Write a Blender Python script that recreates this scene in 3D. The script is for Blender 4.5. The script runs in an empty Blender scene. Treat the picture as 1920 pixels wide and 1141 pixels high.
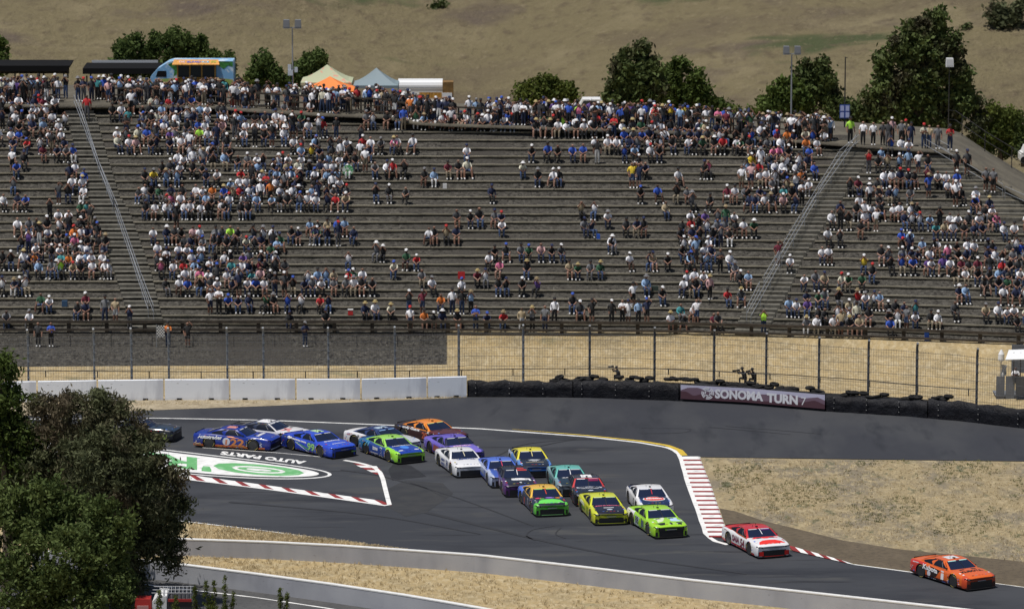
import bpy, bmesh, math, random
import numpy as np
from mathutils import Vector, Matrix
C = bpy.context.scene.collection
R = math.radians
rng = np.random.default_rng(7)
random.seed(7)

# ---------------------------------------------------------------- camera
CAM_H, PITCH, F = 52.0, 0.1574, 8200.0
cam_d = bpy.data.cameras.new("camera"); cam = bpy.data.objects.new("camera", cam_d); C.objects.link(cam)
cam.location = (0, 0, CAM_H); cam.rotation_euler = (math.pi/2 - PITCH, 0, 0)
cam_d.sensor_width = 36; cam_d.lens = 36*F/1920; cam_d.clip_start = 1; cam_d.clip_end = 6000
cam_d.dof.use_dof = True; cam_d.dof.focus_distance = 258; cam_d.dof.aperture_fstop = 1.1
bpy.context.scene.camera = cam

# ---------------------------------------------------------------- world, sun, exposure
SUN_EL, SUN_AZ = R(72), R(238)          # azimuth clockwise from +Y
world = bpy.data.worlds.new("World"); bpy.context.scene.world = world; world.use_nodes = True
wn = world.node_tree; bg = wn.nodes["Background"]
sky = wn.nodes.new("ShaderNodeTexSky"); sky.sky_type = 'NISHITA'; sky.sun_disc = False
sky.sun_elevation = SUN_EL; sky.sun_rotation = SUN_AZ
wn.links.new(sky.outputs[0], bg.inputs[0]); bg.inputs[1].default_value = 0.055
sd = bpy.data.lights.new("sun", 'SUN'); sd.energy = 4.1; sd.angle = R(0.5); sd.color = (1, .955, .89)
sun = bpy.data.objects.new("sun", sd); C.objects.link(sun)
sdir = Vector((math.sin(SUN_AZ)*math.cos(SUN_EL), math.cos(SUN_AZ)*math.cos(SUN_EL), math.sin(SUN_EL)))
sun.rotation_euler = (-sdir).to_track_quat('-Z', 'Y').to_euler(); sun.location = (0, 200, 200)
vs = bpy.context.scene.view_settings
vs.view_transform = 'Standard'; vs.look = 'None'; vs.exposure = 0.0; vs.gamma = 1

# ---------------------------------------------------------------- picking points of the place
sp, cp = math.sin(PITCH), math.cos(PITCH)
def ray(px, py):
    a = (px-960)/F; b = (py-570.5)/F
    return np.array([a, cp - b*sp, -sp - b*cp])
def at(px, py, z=0.0):
    d = ray(px, py); t = (z-CAM_H)/d[2]
    return np.array([d[0]*t, d[1]*t, z])
def atY(px, py, Y):
    d = ray(px, py); t = Y/d[1]
    return np.array([d[0]*t, Y, CAM_H + d[2]*t])
def interp(x, xs, ys): return float(np.interp(x, xs, ys))

# ---------------------------------------------------------------- materials
def new_mat(name):
    m = bpy.data.materials.new(name); m.use_nodes = True
    return m, m.node_tree, m.node_tree.nodes["Principled BSDF"]
def mix(nt, fac, a, b):
    n = nt.nodes.new("ShaderNodeMix"); n.data_type = 'RGBA'
    for s, v in ((n.inputs[0], fac), (n.inputs[6], a), (n.inputs[7], b)):
        if hasattr(v, 'is_output') or isinstance(v, bpy.types.NodeSocket): nt.links.new(v, s)
        elif isinstance(v, (tuple, list)): s.default_value = (*v[:3], 1)
        else: s.default_value = v
    return n.outputs[2]
def noise(nt, vec, scale, detail=4, rough=.55, lo=.35, hi=.65, stretch=None):
    if stretch:
        mp = nt.nodes.new("ShaderNodeMapping"); mp.inputs[3].default_value = stretch
        nt.links.new(vec, mp.inputs[0]); vec = mp.outputs[0]
    n = nt.nodes.new("ShaderNodeTexNoise"); n.inputs['Scale'].default_value = scale
    n.inputs['Detail'].default_value = detail; n.inputs['Roughness'].default_value = rough
    nt.links.new(vec, n.inputs['Vector'])
    mr = nt.nodes.new("ShaderNodeMapRange"); mr.inputs[1].default_value = lo; mr.inputs[2].default_value = hi
    nt.links.new(n.outputs[0], mr.inputs[0])
    return mr.outputs[0]
def coords(nt):
    return nt.nodes.new("ShaderNodeTexCoord").outputs['Object']
def plain(name, col, rough=.6, metal=0, spec=None, coat=0, var=0.0, vs_=3.0):
    m, nt, b = new_mat(name)
    b.inputs['Base Color'].default_value = (*col, 1); b.inputs['Roughness'].default_value = rough
    b.inputs['Metallic'].default_value = metal
    if coat: b.inputs['Coat Weight'].default_value = coat; b.inputs['Coat Roughness'].default_value = .08
    if spec is not None: b.inputs['Specular IOR Level'].default_value = spec
    if var:
        f = noise(nt, coords(nt), vs_, 5)
        c = mix(nt, f, tuple(v*(1-var) for v in col), tuple(min(1, v*(1+var)) for v in col))
        nt.links.new(c, b.inputs['Base Color'])
    return m
def layered(name, base, layers, rough=.9, bump=0, bscale=8, bdist=.05, spec=.2):
    """layers: (colour, scale, detail, lo, hi, stretch)"""
    m, nt, b = new_mat(name); v = coords(nt); c = base
    for col, sc, de, lo, hi, st in layers:
        c = mix(nt, noise(nt, v, sc, de, .6, lo, hi, st), c, col)
    nt.links.new(c, b.inputs['Base Color'])
    b.inputs['Roughness'].default_value = rough; b.inputs['Specular IOR Level'].default_value = spec
    if bump:
        f = noise(nt, v, bscale, 6, .7, 0, 1)
        bn = nt.nodes.new("ShaderNodeBump"); bn.inputs['Strength'].default_value = bump
        bn.inputs['Distance'].default_value = bdist
        nt.links.new(f, bn.inputs['Height']); nt.links.new(bn.outputs[0], b.inputs['Normal'])
    return m
_pm = {}
def col(name, rgb, rough=.7, **k):
    if name not in _pm: _pm[name] = plain(name, rgb, rough, **k)
    return _pm[name]

# ---------------------------------------------------------------- mesh helpers
def tag(o, label=None, cat=None, group=None, kind=None):
    if label: o['label'] = label
    if cat: o['category'] = cat
    if group: o['group'] = group
    if kind: o['kind'] = kind
    return o
def empty(name, loc=(0, 0, 0), rz=0):
    o = bpy.data.objects.new(name, None); C.objects.link(o)
    o.location = loc; o.rotation_euler = (0, 0, rz); o.empty_display_size = .2
    return o
def np_mesh(name, V, F_, mats=(), fm=None, smooth=False):
    V = np.asarray(V, dtype=np.float32); F_ = np.asarray(F_, dtype=np.int32)
    me = bpy.data.meshes.new(name); n, k = F_.shape
    me.vertices.add(len(V)); me.vertices.foreach_set('co', V.ravel())
    me.loops.add(n*k); me.loops.foreach_set('vertex_index', F_.ravel())
    me.polygons.add(n); me.polygons.foreach_set('loop_start', np.arange(0, n*k, k, dtype=np.int32))
    try: me.polygons.foreach_set('loop_total', np.full(n, k, dtype=np.int32))
    except Exception: pass
    for m in mats: me.materials.append(m)
    if fm is not None: me.polygons.foreach_set('material_index', np.asarray(fm, dtype=np.int32))
    if smooth: me.polygons.foreach_set('use_smooth', np.ones(n, dtype=bool))
    me.update(calc_edges=True)
    return me
def link(name, me, parent=None, loc=None):
    o = bpy.data.objects.new(name, me); C.objects.link(o)
    if parent is not None: o.parent = parent
    if loc is not None: o.location = loc
    return o
class MB:
    def __init__(s): s.v = []; s.f = []; s.m = []
    def add(s, vs_, fs, m=0):
        b = len(s.v); s.v.extend([tuple(map(float, p)) for p in vs_])
        for f in fs: s.f.append(tuple(b+i for i in f)); s.m.append(m)
    def box(s, c, size, rz=0, m=0, taper=1.0):
        x, y, z = [d/2 for d in size]; P = []
        for dz, t in ((-z, 1), (z, taper)):
            for dx, dy in ((-x, -y), (x, -y), (x, y), (-x, y)):
                dx *= t; dy *= t
                P.append((c[0]+dx*math.cos(rz)-dy*math.sin(rz), c[1]+dx*math.sin(rz)+dy*math.cos(rz), c[2]+dz))
        s.add(P, [(0, 3, 2, 1), (4, 5, 6, 7), (0, 1, 5, 4), (1, 2, 6, 5), (2, 3, 7, 6), (3, 0, 4, 7)], m)
    def beam(s, a, b, w, h, m=0):
        """box from a to b, w wide across, h high"""
        a = Vector(a); b = Vector(b); d = (b-a); L = d.length
        if L < 1e-6: return
        d.normalize(); u = d.cross(Vector((0, 0, 1)))
        if u.length < 1e-4: u = Vector((1, 0, 0))
        u.normalize(); w_ = u.cross(d)
        P = []
        for e in (a, b):
            for i, j in ((-1, -1), (1, -1), (1, 1), (-1, 1)): P.append(e + u*(w/2*i) + w_*(h/2*j))
        s.add(P, [(0, 1, 2, 3), (7, 6, 5, 4), (0, 4, 5, 1), (1, 5, 6, 2), (2, 6, 7, 3), (3, 7, 4, 0)], m)
    def tube(s, pts, r, n=6, m=0, cap=True):
        pts = [Vector(p) for p in pts]; rings = []
        rr = r if isinstance(r, (list, tuple)) else [r]*len(pts)
        prev = None
        for i, p in enumerate(pts):
            d = (pts[min(i+1, len(pts)-1)] - pts[max(i-1, 0)]).normalized()
            u = d.orthogonal().normalized() if prev is None else (prev - d*prev.dot(d)).normalized()
            prev = u; w = d.cross(u)
            rings.append([p + u*(rr[i]*math.cos(2*math.pi*k/n)) + w*(rr[i]*math.sin(2*math.pi*k/n)) for k in range(n)])
        P = [q for g in rings for q in g]; Fs = []
        for i in range(len(rings)-1):
            for k in range(n):
                a = i*n+k; b = i*n+(k+1) % n; Fs.append((a, b, b+n, a+n))
        if cap:
            Fs.append(tuple(range(n))[::-1]); Fs.append(tuple((len(rings)-1)*n+k for k in range(n)))
        s.add(P, Fs, m)
    def lathe(s, c, prof, n=12, axis='z', m=0):
        P = []; Fs = []
        for r, h in prof:
            for k in range(n):
                a = 2*math.pi*k/n; x, y = r*math.cos(a), r*math.sin(a)
                q = (x, y, h) if axis == 'z' else ((x, h, y) if axis == 'y' else (h, x, y))
                P.append((c[0]+q[0], c[1]+q[1], c[2]+q[2]))
        for i in range(len(prof)-1):
            for k in range(n):
                a = i*n+k; b = i*n+(k+1) % n; Fs.append((a, b, b+n, a+n))
        Fs.append(tuple(range(n))); Fs.append(tuple((len(prof)-1)*n+k for k in range(n)))
        s.add(P, Fs, m)
    def grid(s, rows, m=0, mf=None):
        nr, nc = len(rows), len(rows[0]); P = [p for r in rows for p in r]; b = len(s.v)
        s.v.extend([tuple(map(float, p)) for p in P])
        for i in range(nr-1):
            for j in range(nc-1):
                s.f.append((b+i*nc+j, b+i*nc+j+1, b+(i+1)*nc+j+1, b+(i+1)*nc+j)); s.m.append(mf(i, j) if mf else m)
    def mesh(s, name, mats, org=(0, 0, 0), smooth=False, fix=False):
        me = bpy.data.meshes.new(name)
        me.from_pydata([(p[0]-org[0], p[1]-org[1], p[2]-org[2]) for p in s.v], [], s.f)
        for m in mats: me.materials.append(m)
        me.polygons.foreach_set('material_index', s.m)
        if smooth: me.polygons.foreach_set('use_smooth', [True]*len(s.f))
        if fix:
            bm = bmesh.new(); bm.from_mesh(me); bmesh.ops.recalc_face_normals(bm, faces=bm.faces); bm.to_mesh(me); bm.free()
        me.update()
        return me
    def build(s, name, mats, parent=None, world=True, smooth=False, fix=True):
        if not isinstance(mats, (list, tuple)): mats = [mats]
        org = tuple(parent.location) if (parent is not None and world) else (0, 0, 0)
        if parent is None and world and s.v:
            a = np.array(s.v); mn, mx = a.min(0), a.max(0); org = ((mn[0]+mx[0])/2, (mn[1]+mx[1])/2, mn[2])
            return link(name, s.mesh(name, mats, org, smooth, fix), None, org)
        return link(name, s.mesh(name, mats, org, smooth, fix), parent)
def text_mesh(txt, size=1.0, bold=0.0, shear=0.0, space=1.0):
    """2-D letters as (verts Nx2 centred, faces)"""
    cu = bpy.data.curves.new("lettering", 'FONT'); cu.body = txt; cu.size = size; cu.align_x = 'CENTER'; cu.align_y = 'CENTER'
    cu.offset = bold; cu.shear = shear; cu.space_character = space; cu.resolution_u = 3
    o = bpy.data.objects.new("lettering", cu); C.objects.link(o)
    dg = bpy.context.evaluated_depsgraph_get(); dg.update()
    me = bpy.data.meshes.new_from_object(o.evaluated_get(dg))
    V = np.array([v.co[:2] for v in me.vertices]); Fs = [tuple(p.vertices) for p in me.polygons]
    bpy.data.objects.remove(o); bpy.data.curves.remove(cu); bpy.data.meshes.remove(me)
    if len(V):
        V = V - (V.min(0)+V.max(0))/2
    return V, Fs
def fit_text(txt, w, h, **k):
    V, Fs = text_mesh(txt, 1.0, **k); e = V.max(0)-V.min(0)
    return V*np.array([w/e[0], h/e[1]]), Fs
# ================================================================ SETTING: ground
M_grass = layered("dry_grass", (.44, .335, .175), [((.34, .27, .155), .6, 5, .42, .62, None), ((.27, .215, .13), 5, 6, .52, .75, None), ((.54, .45, .29), 3, 7, .48, .72, (1, .5, 1)), ((.20, .19, .11), .25, 4, .62, .74, None)], bump=.9, bscale=6, bdist=.12)
M_asph = layered("race_asphalt", (.036, .039, .047), [((.050, .053, .061), .08, 3, .4, .6, None), ((.024, .026, .033), .22, 6, .5, .64, (.35, 1.1, 1)), ((.066, .066, .066), .5, 7, .57, .70, (.3, 1, 1)), ((.022, .023, .028), .9, 6, .60, .68, (.12, 1, 1)), ((.060, .062, .066), 14, 6, .56, .8, None)], rough=.8, bump=.15, bscale=30, bdist=.01, spec=.28)
M_asph2 = layered("runoff_asphalt", (.034, .036, .044), [((.048, .050, .056), .15, 4, .45, .6, (1, .3, 1)), ((.023, .025, .031), .5, 5, .55, .7, (1, .2, 1)), ((.055, .055, .057), 12, 6, .58, .8, None)], rough=.8, bump=.15, bscale=30, bdist=.01, spec=.28)
M_gravel = layered("terrace_gravel", (.060, .056, .048), [((.100, .093, .080), 3.5, 8, .46, .58, (.9, 1, 1)), ((.024, .022, .020), 4.5, 8, .52, .62, (.9, 1, 1)), ((.20, .19, .165), 8, 6, .60, .70, None), ((.06, .055, .048), .15, 3, .5, .7, None)], bump=1, bscale=5, bdist=.16)
M_dirt = layered("pale_dirt", (.30, .25, .17), [((.40, .34, .24), .7, 5, .4, .6, None), ((.20, .16, .11), 3, 6, .5, .7, None)], bump=.6, bscale=6, bdist=.08)
M_white = layered("white_paint", (.80, .80, .79), [((.66, .66, .65), 1.5, 5, .45, .65, None), ((.34, .34, .35), 2.2, 7, .60, .70, (.5, 1, 1)), ((.10, .10, .11), 6, 6, .68, .74, (.4, 1, 1))], rough=.6)
M_red = layered("red_kerb_paint", (.26, .035, .035), [((.16, .03, .03), 1.5, 5, .5, .65, None), ((.08, .06, .06), 4, 6, .60, .70, (.5, 1, 1))], rough=.6)
M_yel = plain("yellow_paint", (.60, .42, .04), .6, var=.15)
M_green = layered("green_paint", (.14, .40, .16), [((.24, .50, .26), 1.5, 5, .5, .65, None), ((.10, .20, .11), 5, 6, .64, .74, (.5, 1, 1))], rough=.6)

def poly_sheet(name, pix, z, mat, kind='structure', clip=None):
    P = [at(x, y, z) for x, y in pix]
    bm = bmesh.new(); vs_ = [bm.verts.new(p) for p in P]; f = bm.faces.new(vs_)
    bmesh.ops.triangulate(bm, faces=[f]); bmesh.ops.recalc_face_normals(bm, faces=bm.faces)
    for g in bm.faces:
        if g.normal.z < 0: g.normal_flip()
    me = bpy.data.meshes.new(name); bm.to_mesh(me); bm.free(); me.materials.append(mat)
    o = link(name, me); o['kind'] = kind
    return o
def smooth_path(pix, step=12):
    pix = np.array(pix, float); d = np.r_[0, np.cumsum(np.hypot(*np.diff(pix, axis=0).T))]
    n = max(2, int(d[-1]/step)); t = np.linspace(0, d[-1], n)
    return np.c_[np.interp(t, d, pix[:, 0]), np.interp(t, d, pix[:, 1])]
def catmull(pts, n=10):
    P = [np.array(p, float) for p in pts]; P = [2*P[0]-P[1]]+P+[2*P[-1]-P[-2]]; out = []
    for i in range(1, len(P)-2):
        for t in np.linspace(0, 1, n, endpoint=False):
            a, b, c, d = P[i-1:i+3]; out.append(.5*(2*b+(c-a)*t+(2*a-5*b+4*c-d)*t*t+(3*b-a-3*c+d)*t**3))
    out.append(P[-2]); return np.array(out)
def line_sheet(name, pix, w, z, mat, w2=None, wob=0, curve=False):
    pp = catmull(pix) if curve else smooth_path(pix); P = np.array([at(x, y, z) for x, y in pp])
    T = np.gradient(P, axis=0); T /= np.linalg.norm(T, axis=1)[:, None]; N = np.c_[-T[:, 1], T[:, 0], 0*T[:, 0]]
    ws = np.linspace(w, w2 if w2 else w, len(P)) + (rng.normal(0, wob, len(P)) if wob else 0)
    mb = MB(); mb.grid([list(P - N*ws[:, None]/2), list(P + N*ws[:, None]/2)])
    o = link(name, mb.mesh(name, [mat], fix=True)); o['kind'] = 'structure'
    if o.data.polygons[0].normal.z < 0: o.data.flip_normals()
    return o

# base terrain: dry grass sheet under everything, reaching far
mb = MB(); xs = [-1500, -300, -150, -80, -40, 0, 40, 80, 150, 300, 1500]; ys = [-200, 60, 150, 200, 220, 240, 260, 280, 296]
mb.grid([[(x, y, -.03) for x in xs] for y in ys])
o = link('ground', mb.mesh('ground', [M_grass], fix=True)); o['kind'] = 'structure'
if o.data.polygons[0].normal.z < 0: o.data.flip_normals()

# asphalt
BASE = [(-400, 760), (280, 749), (700, 748), (875, 743), (1100, 745), (1270, 751), (1400, 758), (1540, 770), (1700, 780), (1800, 789), (1920, 803), (2050, 822)]
def basey(px): return interp(px, [p[0] for p in BASE], [p[1] for p in BASE])
asph = [(-200, 790), (100, 776), (280, 768), (500, 760), (700, 751), (875, 744)] + [(p[0], p[1]-1) for p in BASE[4:]] + \
       [(2050, 868), (1920, 864), (1600, 860), (1312, 856), (1330, 905), (1345, 950), (1362, 1005), (1370, 1020), (1490, 1032), (1600, 1057), (1720, 1074), (1920, 1101), (2050, 1118),
        (2050, 1180), (1800, 1146), (1500, 1112), (1300, 1092), (1100, 1067), (900, 1044), (760, 1032), (640, 1014), (500, 995), (355, 978), (200, 965), (-200, 940)]
poly_sheet('race_track', asph, 0.0, M_asph)
runoff = [(-200, 788.5), (100, 777), (280, 769), (500, 761), (700, 752), (875, 745)] + [(p[0], p[1]) for p in BASE[4:]] + [(2050, 867), (1920, 863), (1600, 859), (1312, 855), (1279, 852), (1262, 838), (1200, 828), (1100, 817), (900, 802), (700, 794), (500, 786), (285, 782), (100, 782), (-200, 790)]
poly_sheet('runoff_road', runoff, 0.004, M_asph2)
line_sheet('track_edge_line', [(-100, 786), (285, 783), (500, 787), (700, 795), (900, 803), (1100, 818), (1200, 829), (1250, 838), (1270, 846), (1276, 856), (1290, 905), (1310, 960), (1325, 1003), (1342, 1014), (1365, 1020)], .16, .009, M_white, .30, .02)
line_sheet('track_edge_line', [(960, 804), (1100, 815.5), (1200, 826), (1250, 834), (1274, 843), (1283, 853)], .05, .013, M_yel, .42)
line_sheet('track_edge_line', [(200, 960), (355, 977.5), (500, 994.5), (640, 1013.5), (760, 1031)], .14, .009, M_white, None, .03)
line_sheet('track_edge_line', [(1600, 1057), (1720, 1073), (1800, 1083.5), (1920, 1099.5), (2050, 1117)], .15, .009, M_white, None, .02)
# right-hand kerb: thin red bars between wide white ones, a raised ramp
def quadpx(mb, a, b, c, d, z, m):
    mb.add([at(*p, z) for p in (a, b, c, d)], [(0, 1, 2, 3)], m)
kL = ([855, 905, 960, 1003], [1279, 1294, 1314, 1329]); kR = ([855, 905, 950, 1005], [1309, 1329, 1344, 1364])
mb = MB(); n = 18; y0, y1 = 855, 1006
for i in range(n):
    a = y0+(y1-y0)*i/n; c_ = y0+(y1-y0)*(i+1)/n; s = a+(c_-a)*.64
    for p, q, m in ((a, s, 0), (s, c_, 1)):
        L0, L1, R0, R1 = interp(p, *kL), interp(q, *kL), interp(p, *kR), interp(q, *kR)
        P = [at(L0, p, .02), at(R0, p, .08), at(R1, q, .08), at(L1, q, .02)]
        P += [at(R0, p, 0) + np.array([.15, 0, -.02]), at(R1, q, 0) + np.array([.15, 0, -.02])]
        mb.add(P, [(0, 1, 2, 3), (1, 4, 5, 2)], m)
o = mb.build('kerb', [M_white, M_red]); o['kind'] = 'structure'
mb = MB(); n = 8
for i in range(n):
    x0_, x1_ = 1484+(1600-1484)*i/n, 1484+(1600-1484)*(i+1)/n
    t0, t1 = 1030.5+26.5*i/n, 1030.5+26.5*(i+1)/n; wd = 12.0*(1-.5*i/n); wd1 = 12.0*(1-.5*(i+1)/n)
    P = [at(x0_-8, t0-wd+2, .11), at(x1_-8, t1-wd1+2, .11), at(x1_+3, t1+1, .045), at(x0_+3, t0+1, .045)]
    mb.add(P, [(0, 1, 2, 3)], i % 2)
o = mb.build('kerb', [M_red, M_white]); o['kind'] = 'structure'
# island kerb: slanted blocks
mb = MB(); n = 20
T = lambda t: (300+(735-300)*t, 884.5+(943-884.5)*t); B = lambda t: (300+(735-300)*t, 891+(947-891)*t)
for i in range(n):
    a, b = i/n, (i+1)/n; sh = .045
    red = i % 2 == 1
    if red: P = [T(a-sh*.6), T(b-sh*1.0), B(b), B(a+.01)]
    else: P = [T(a-sh), T(b-sh*.6), B(b+.01), B(a)]
    P = [(p[0], max(p[1], 884)) for p in P]
    mb.add([at(P[0][0], P[0][1]-2.5, .012), at(P[1][0], P[1][1]-2.5, .012), at(*P[2], .012), at(*P[3], .012)], [(0, 1, 2, 3)], 1 if red else 0)
o = mb.build('kerb', [M_white, M_red]); o['kind'] = 'structure'
line_sheet('island_line', [(280, 889.5), (500, 916), (640, 935), (731, 948), (727, 934), (721, 910), (716, 889), (706, 878), (690, 871), (664, 865), (645, 862)], .16, .02, M_white, .3)
line_sheet('island_line', [(380, 838.5), (520, 848), (600, 855.5), (628, 859.5)], .10, .02, M_white)
mb = MB()
for i, (xa, xb, ya) in enumerate([(662, 690, 867.5), (668, 706, 871.5), (677, 711, 875.5), (687, 714, 880), (697, 717, 884.5)]):
    mb.add([at(xa, ya, .012), at(xb, ya+1.5, .012), at(xb+3, ya+5, .012), at(xa+9, ya+4.2, .012)], [(0, 1, 2, 3)], (1, 0)[i % 2 == 1])
o = mb.build('kerb', [M_white, M_red]); o['kind'] = 'structure'
# painted oval with lettering (it reads from the far side of the track)
ca, sa = math.cos(R(5.6)), math.sin(R(5.6))
def ov(u, v, z): # u along, v down in logo units (1 = semi axis)
    x = 280+u*342; d = x-456
    return at(x, 877.4+.085*d-.0001*d*d+v*21, z)
def oval_ring(mb, r0, r1, z, m, n=72):
    Pi = [ov(r0[0]*math.cos(2*math.pi*i/n), r0[1]*math.sin(2*math.pi*i/n), z) for i in range(n)]
    Po = [ov(r1[0]*math.cos(2*math.pi*i/n), r1[1]*math.sin(2*math.pi*i/n), z) for i in range(n)]
    mb.add(Pi+Po, [(i, (i+1) % n, n+(i+1) % n, n+i) for i in range(n)], m)
mb = MB(); oval_ring(mb, (.98, .93), (1, 1), .008, 0)
n = 72; mb.add([ov(.93*math.cos(2*math.pi*i/n), .80*math.sin(2*math.pi*i/n), .008) for i in range(n)], [tuple(range(n))], 0)
V, Fs = fit_text("O", .50, 1.0, bold=.03); mb.add([ov(.60-p[0], p[1]*(1-.25*(.60-p[0]-.35)), .012) for p in V], Fs, 1)
V, Fs = fit_text("'REILLY", 1.15, 1.15, bold=.03); mb.add([ov(-.235-p[0], p[1]*(1-.4*max(0, -.6-(-.235-p[0]))), .012) for p in V], Fs, 1)
V, Fs = fit_text("O", .24, .34, bold=.03); mb.add([ov(.60-p[0], p[1], .012) for p in V], Fs, 1)
V, Fs = fit_text("AUTO PARTS", 162, 6.8, bold=.05, shear=.2)
mb.add([at(494-p[0], 857.5+p[1]-p[0]*.118, .016) for p in V], Fs, 0)
o = mb.build('painted_oval_marking', [M_white, M_green], fix=False); o['kind'] = 'structure'
for p in o.data.polygons:
    pass
# skid marks and darker repair patches
M_skid = plain("tyre_rubber_mark", (.022, .023, .028), .8)
for pts, w in (([(900, 870), (940, 850), (985, 832), (1080, 822)], .22), ([(1000, 838), (1060, 826), (1110, 822)], .2),
               ([(1200, 812), (1270, 811), (1293, 807), (1285, 803), (1200, 802)], .12), ([(1330, 800), (1400, 806), (1483, 814)], .25), ([(1360, 798), (1460, 806), (1540, 813)], .2),
               ([(1003, 1012), (987, 1003), (1000, 992), (1040, 985)], .15), ([(1060, 1008), (1042, 1000), (1052, 988)], .15), ([(770, 905), (800, 915), (830, 930)], .12), ([(640, 880), (720, 893), (850, 930), (1000, 985)], .3), ([(430, 940), (700, 965), (900, 1000)], .4), ([(800, 960), (1100, 1030), (1400, 1075)], .5)):
    line_sheet('skid_mark', pts, w*.8, .017, M_skid, w*.35, curve=True)
M_patch = layered("old_asphalt", (.046, .047, .050), [((.036, .038, .043), .8, 4, .4, .6, None)], spec=.2)
poly_sheet('asphalt_patch', [(722, 946), (728, 915), (760, 900), (830, 905), (850, 925), (800, 960), (760, 968)], .0055, M_patch)
M_patch2 = layered("new_asphalt", (.024, .025, .030), [((.030, .032, .037), .8, 4, .4, .6, None)], spec=.2)
poly_sheet('asphalt_patch', [(735, 900), (728, 880), (740, 866), (770, 872), (790, 885), (800, 893), (760, 897)], .0055, M_patch2)

# right infield: dry grass with green weeds and a brown worn strip
M_infield = layered("infield_grass", (.345, .275, .16), [((.235, .20, .145), .22, 6, .46, .58, (1, .6, 1)), ((.44, .36, .22), 1.6, 8, .5, .64, (1, .5, 1)), ((.14, .14, .085), .9, 8, .575, .65, (1, .5, 1)), ((.16, .13, .095), 4, 7, .54, .70, None), ((.48, .40, .26), 5, 7, .57, .72, None)], bump=1, bscale=5, bdist=.14)
inf = [(1312, 857), (1600, 861), (1920, 865), (2050, 869), (2050, 1117), (1920, 1099), (1720, 1072), (1600, 1056), (1490, 1031), (1400, 1024), (1366, 1008), (1347, 950), (1332, 905)]
poly_sheet('infield_grass', inf, .022, M_infield)
M_worn = layered("worn_soil", (.115, .092, .064), [((.14, .112, .078), .8, 6, .4, .62, (1, .5, 1)), ((.08, .065, .05), 3, 6, .5, .7, None)], bump=.8, bscale=6, bdist=.1)
poly_sheet('worn_soil', [(1349, 952), (1380, 958), (1430, 975), (1500, 992), (1580, 1012), (1680, 1028), (1800, 1040), (1920, 1052), (2050, 1060), (2050, 1116), (1920, 1098), (1720, 1071), (1600, 1055), (1490, 1030), (1400, 1022), (1367, 1006)], .032, M_worn)

# ================================================================ near walls and the service road (bottom left)
M_conc = layered("grey_concrete", (.40, .41, .455), [((.33, .34, .38), .7, 5, .4, .65, (1, 1, .3)), ((.20, .20, .21), 4, 5, .66, .72, (1, 1, 2)), ((.46, .47, .50), .2, 3, .5, .7, None)], rough=.85)
M_wtop = plain("white_painted_top", (.70, .70, .69), .6, var=.08)
def wall_along(name, pix, h, th, label, ex=1, z0=0.0):
    pp = smooth_path(pix, 22); P = np.array([at(x, y, z0+h) for x, y in pp]); P[:, 2] = 0
    T = np.gradient(P, axis=0); T /= np.linalg.norm(T, axis=1)[:, None]; N = np.c_[-T[:, 1], T[:, 0], 0*T[:, 0]]
    root = empty(name, (*P[len(P)//2][:2], 0)); up = np.array([0, 0, 1.])
    f = P - N*th*0; b = P + N*th
    mb = MB(); mb.grid([list(f+up*(z0-.4)), list(f+up*(z0+h-.06)), list(b+up*(z0+h-.06)), list(b+up*(z0-.4))])
    mb.build('wall', M_conc, root)
    mb = MB(); g = .012
    q = [list(f-N*g+up*(z0+h-.06)), list(f-N*g+up*(z0+h)), list(b+N*g+up*(z0+h)), list(b+N*g+up*(z0+h-.06))]
    mb.grid(q+[q[0]]); mb.build('painted_top', M_wtop, root)
    tag(root, label, 'wall'); return root
wall_along('concrete_wall', [(150, 1004), (350, 1010), (500, 1015), (640, 1022), (900, 1040), (1100, 1063), (1300, 1087), (1500, 1108), (1800, 1141), (2050, 1170)], .95, .3, 'long low grey concrete wall with white top beside the race track')
wall_along('concrete_wall', [(60, 1030), (200, 1043), (330, 1056), (480, 1075), (620, 1094), (760, 1115), (900, 1139), (1000, 1158)], 1.25, .3, 'smooth grey retaining wall with white top below the dry grass strip', z0=-.25)
M_road = layered("service_asphalt", (.075, .076, .078), [((.095, .095, .097), .3, 4, .4, .6, None), ((.055, .055, .058), 4, 6, .5, .7, None)])
poly_sheet('service_road', [(-100, 1058), (100, 1064), (240, 1076), (480, 1103), (620, 1123), (760, 1145), (900, 1170), (900, 1300), (-200, 1300)], .0, M_road)
line_sheet('service_road_line', [(100, 1075), (240, 1091), (360, 1105), (480, 1119), (620, 1140), (700, 1154)], .16, .006, M_white, None, .02)

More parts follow.
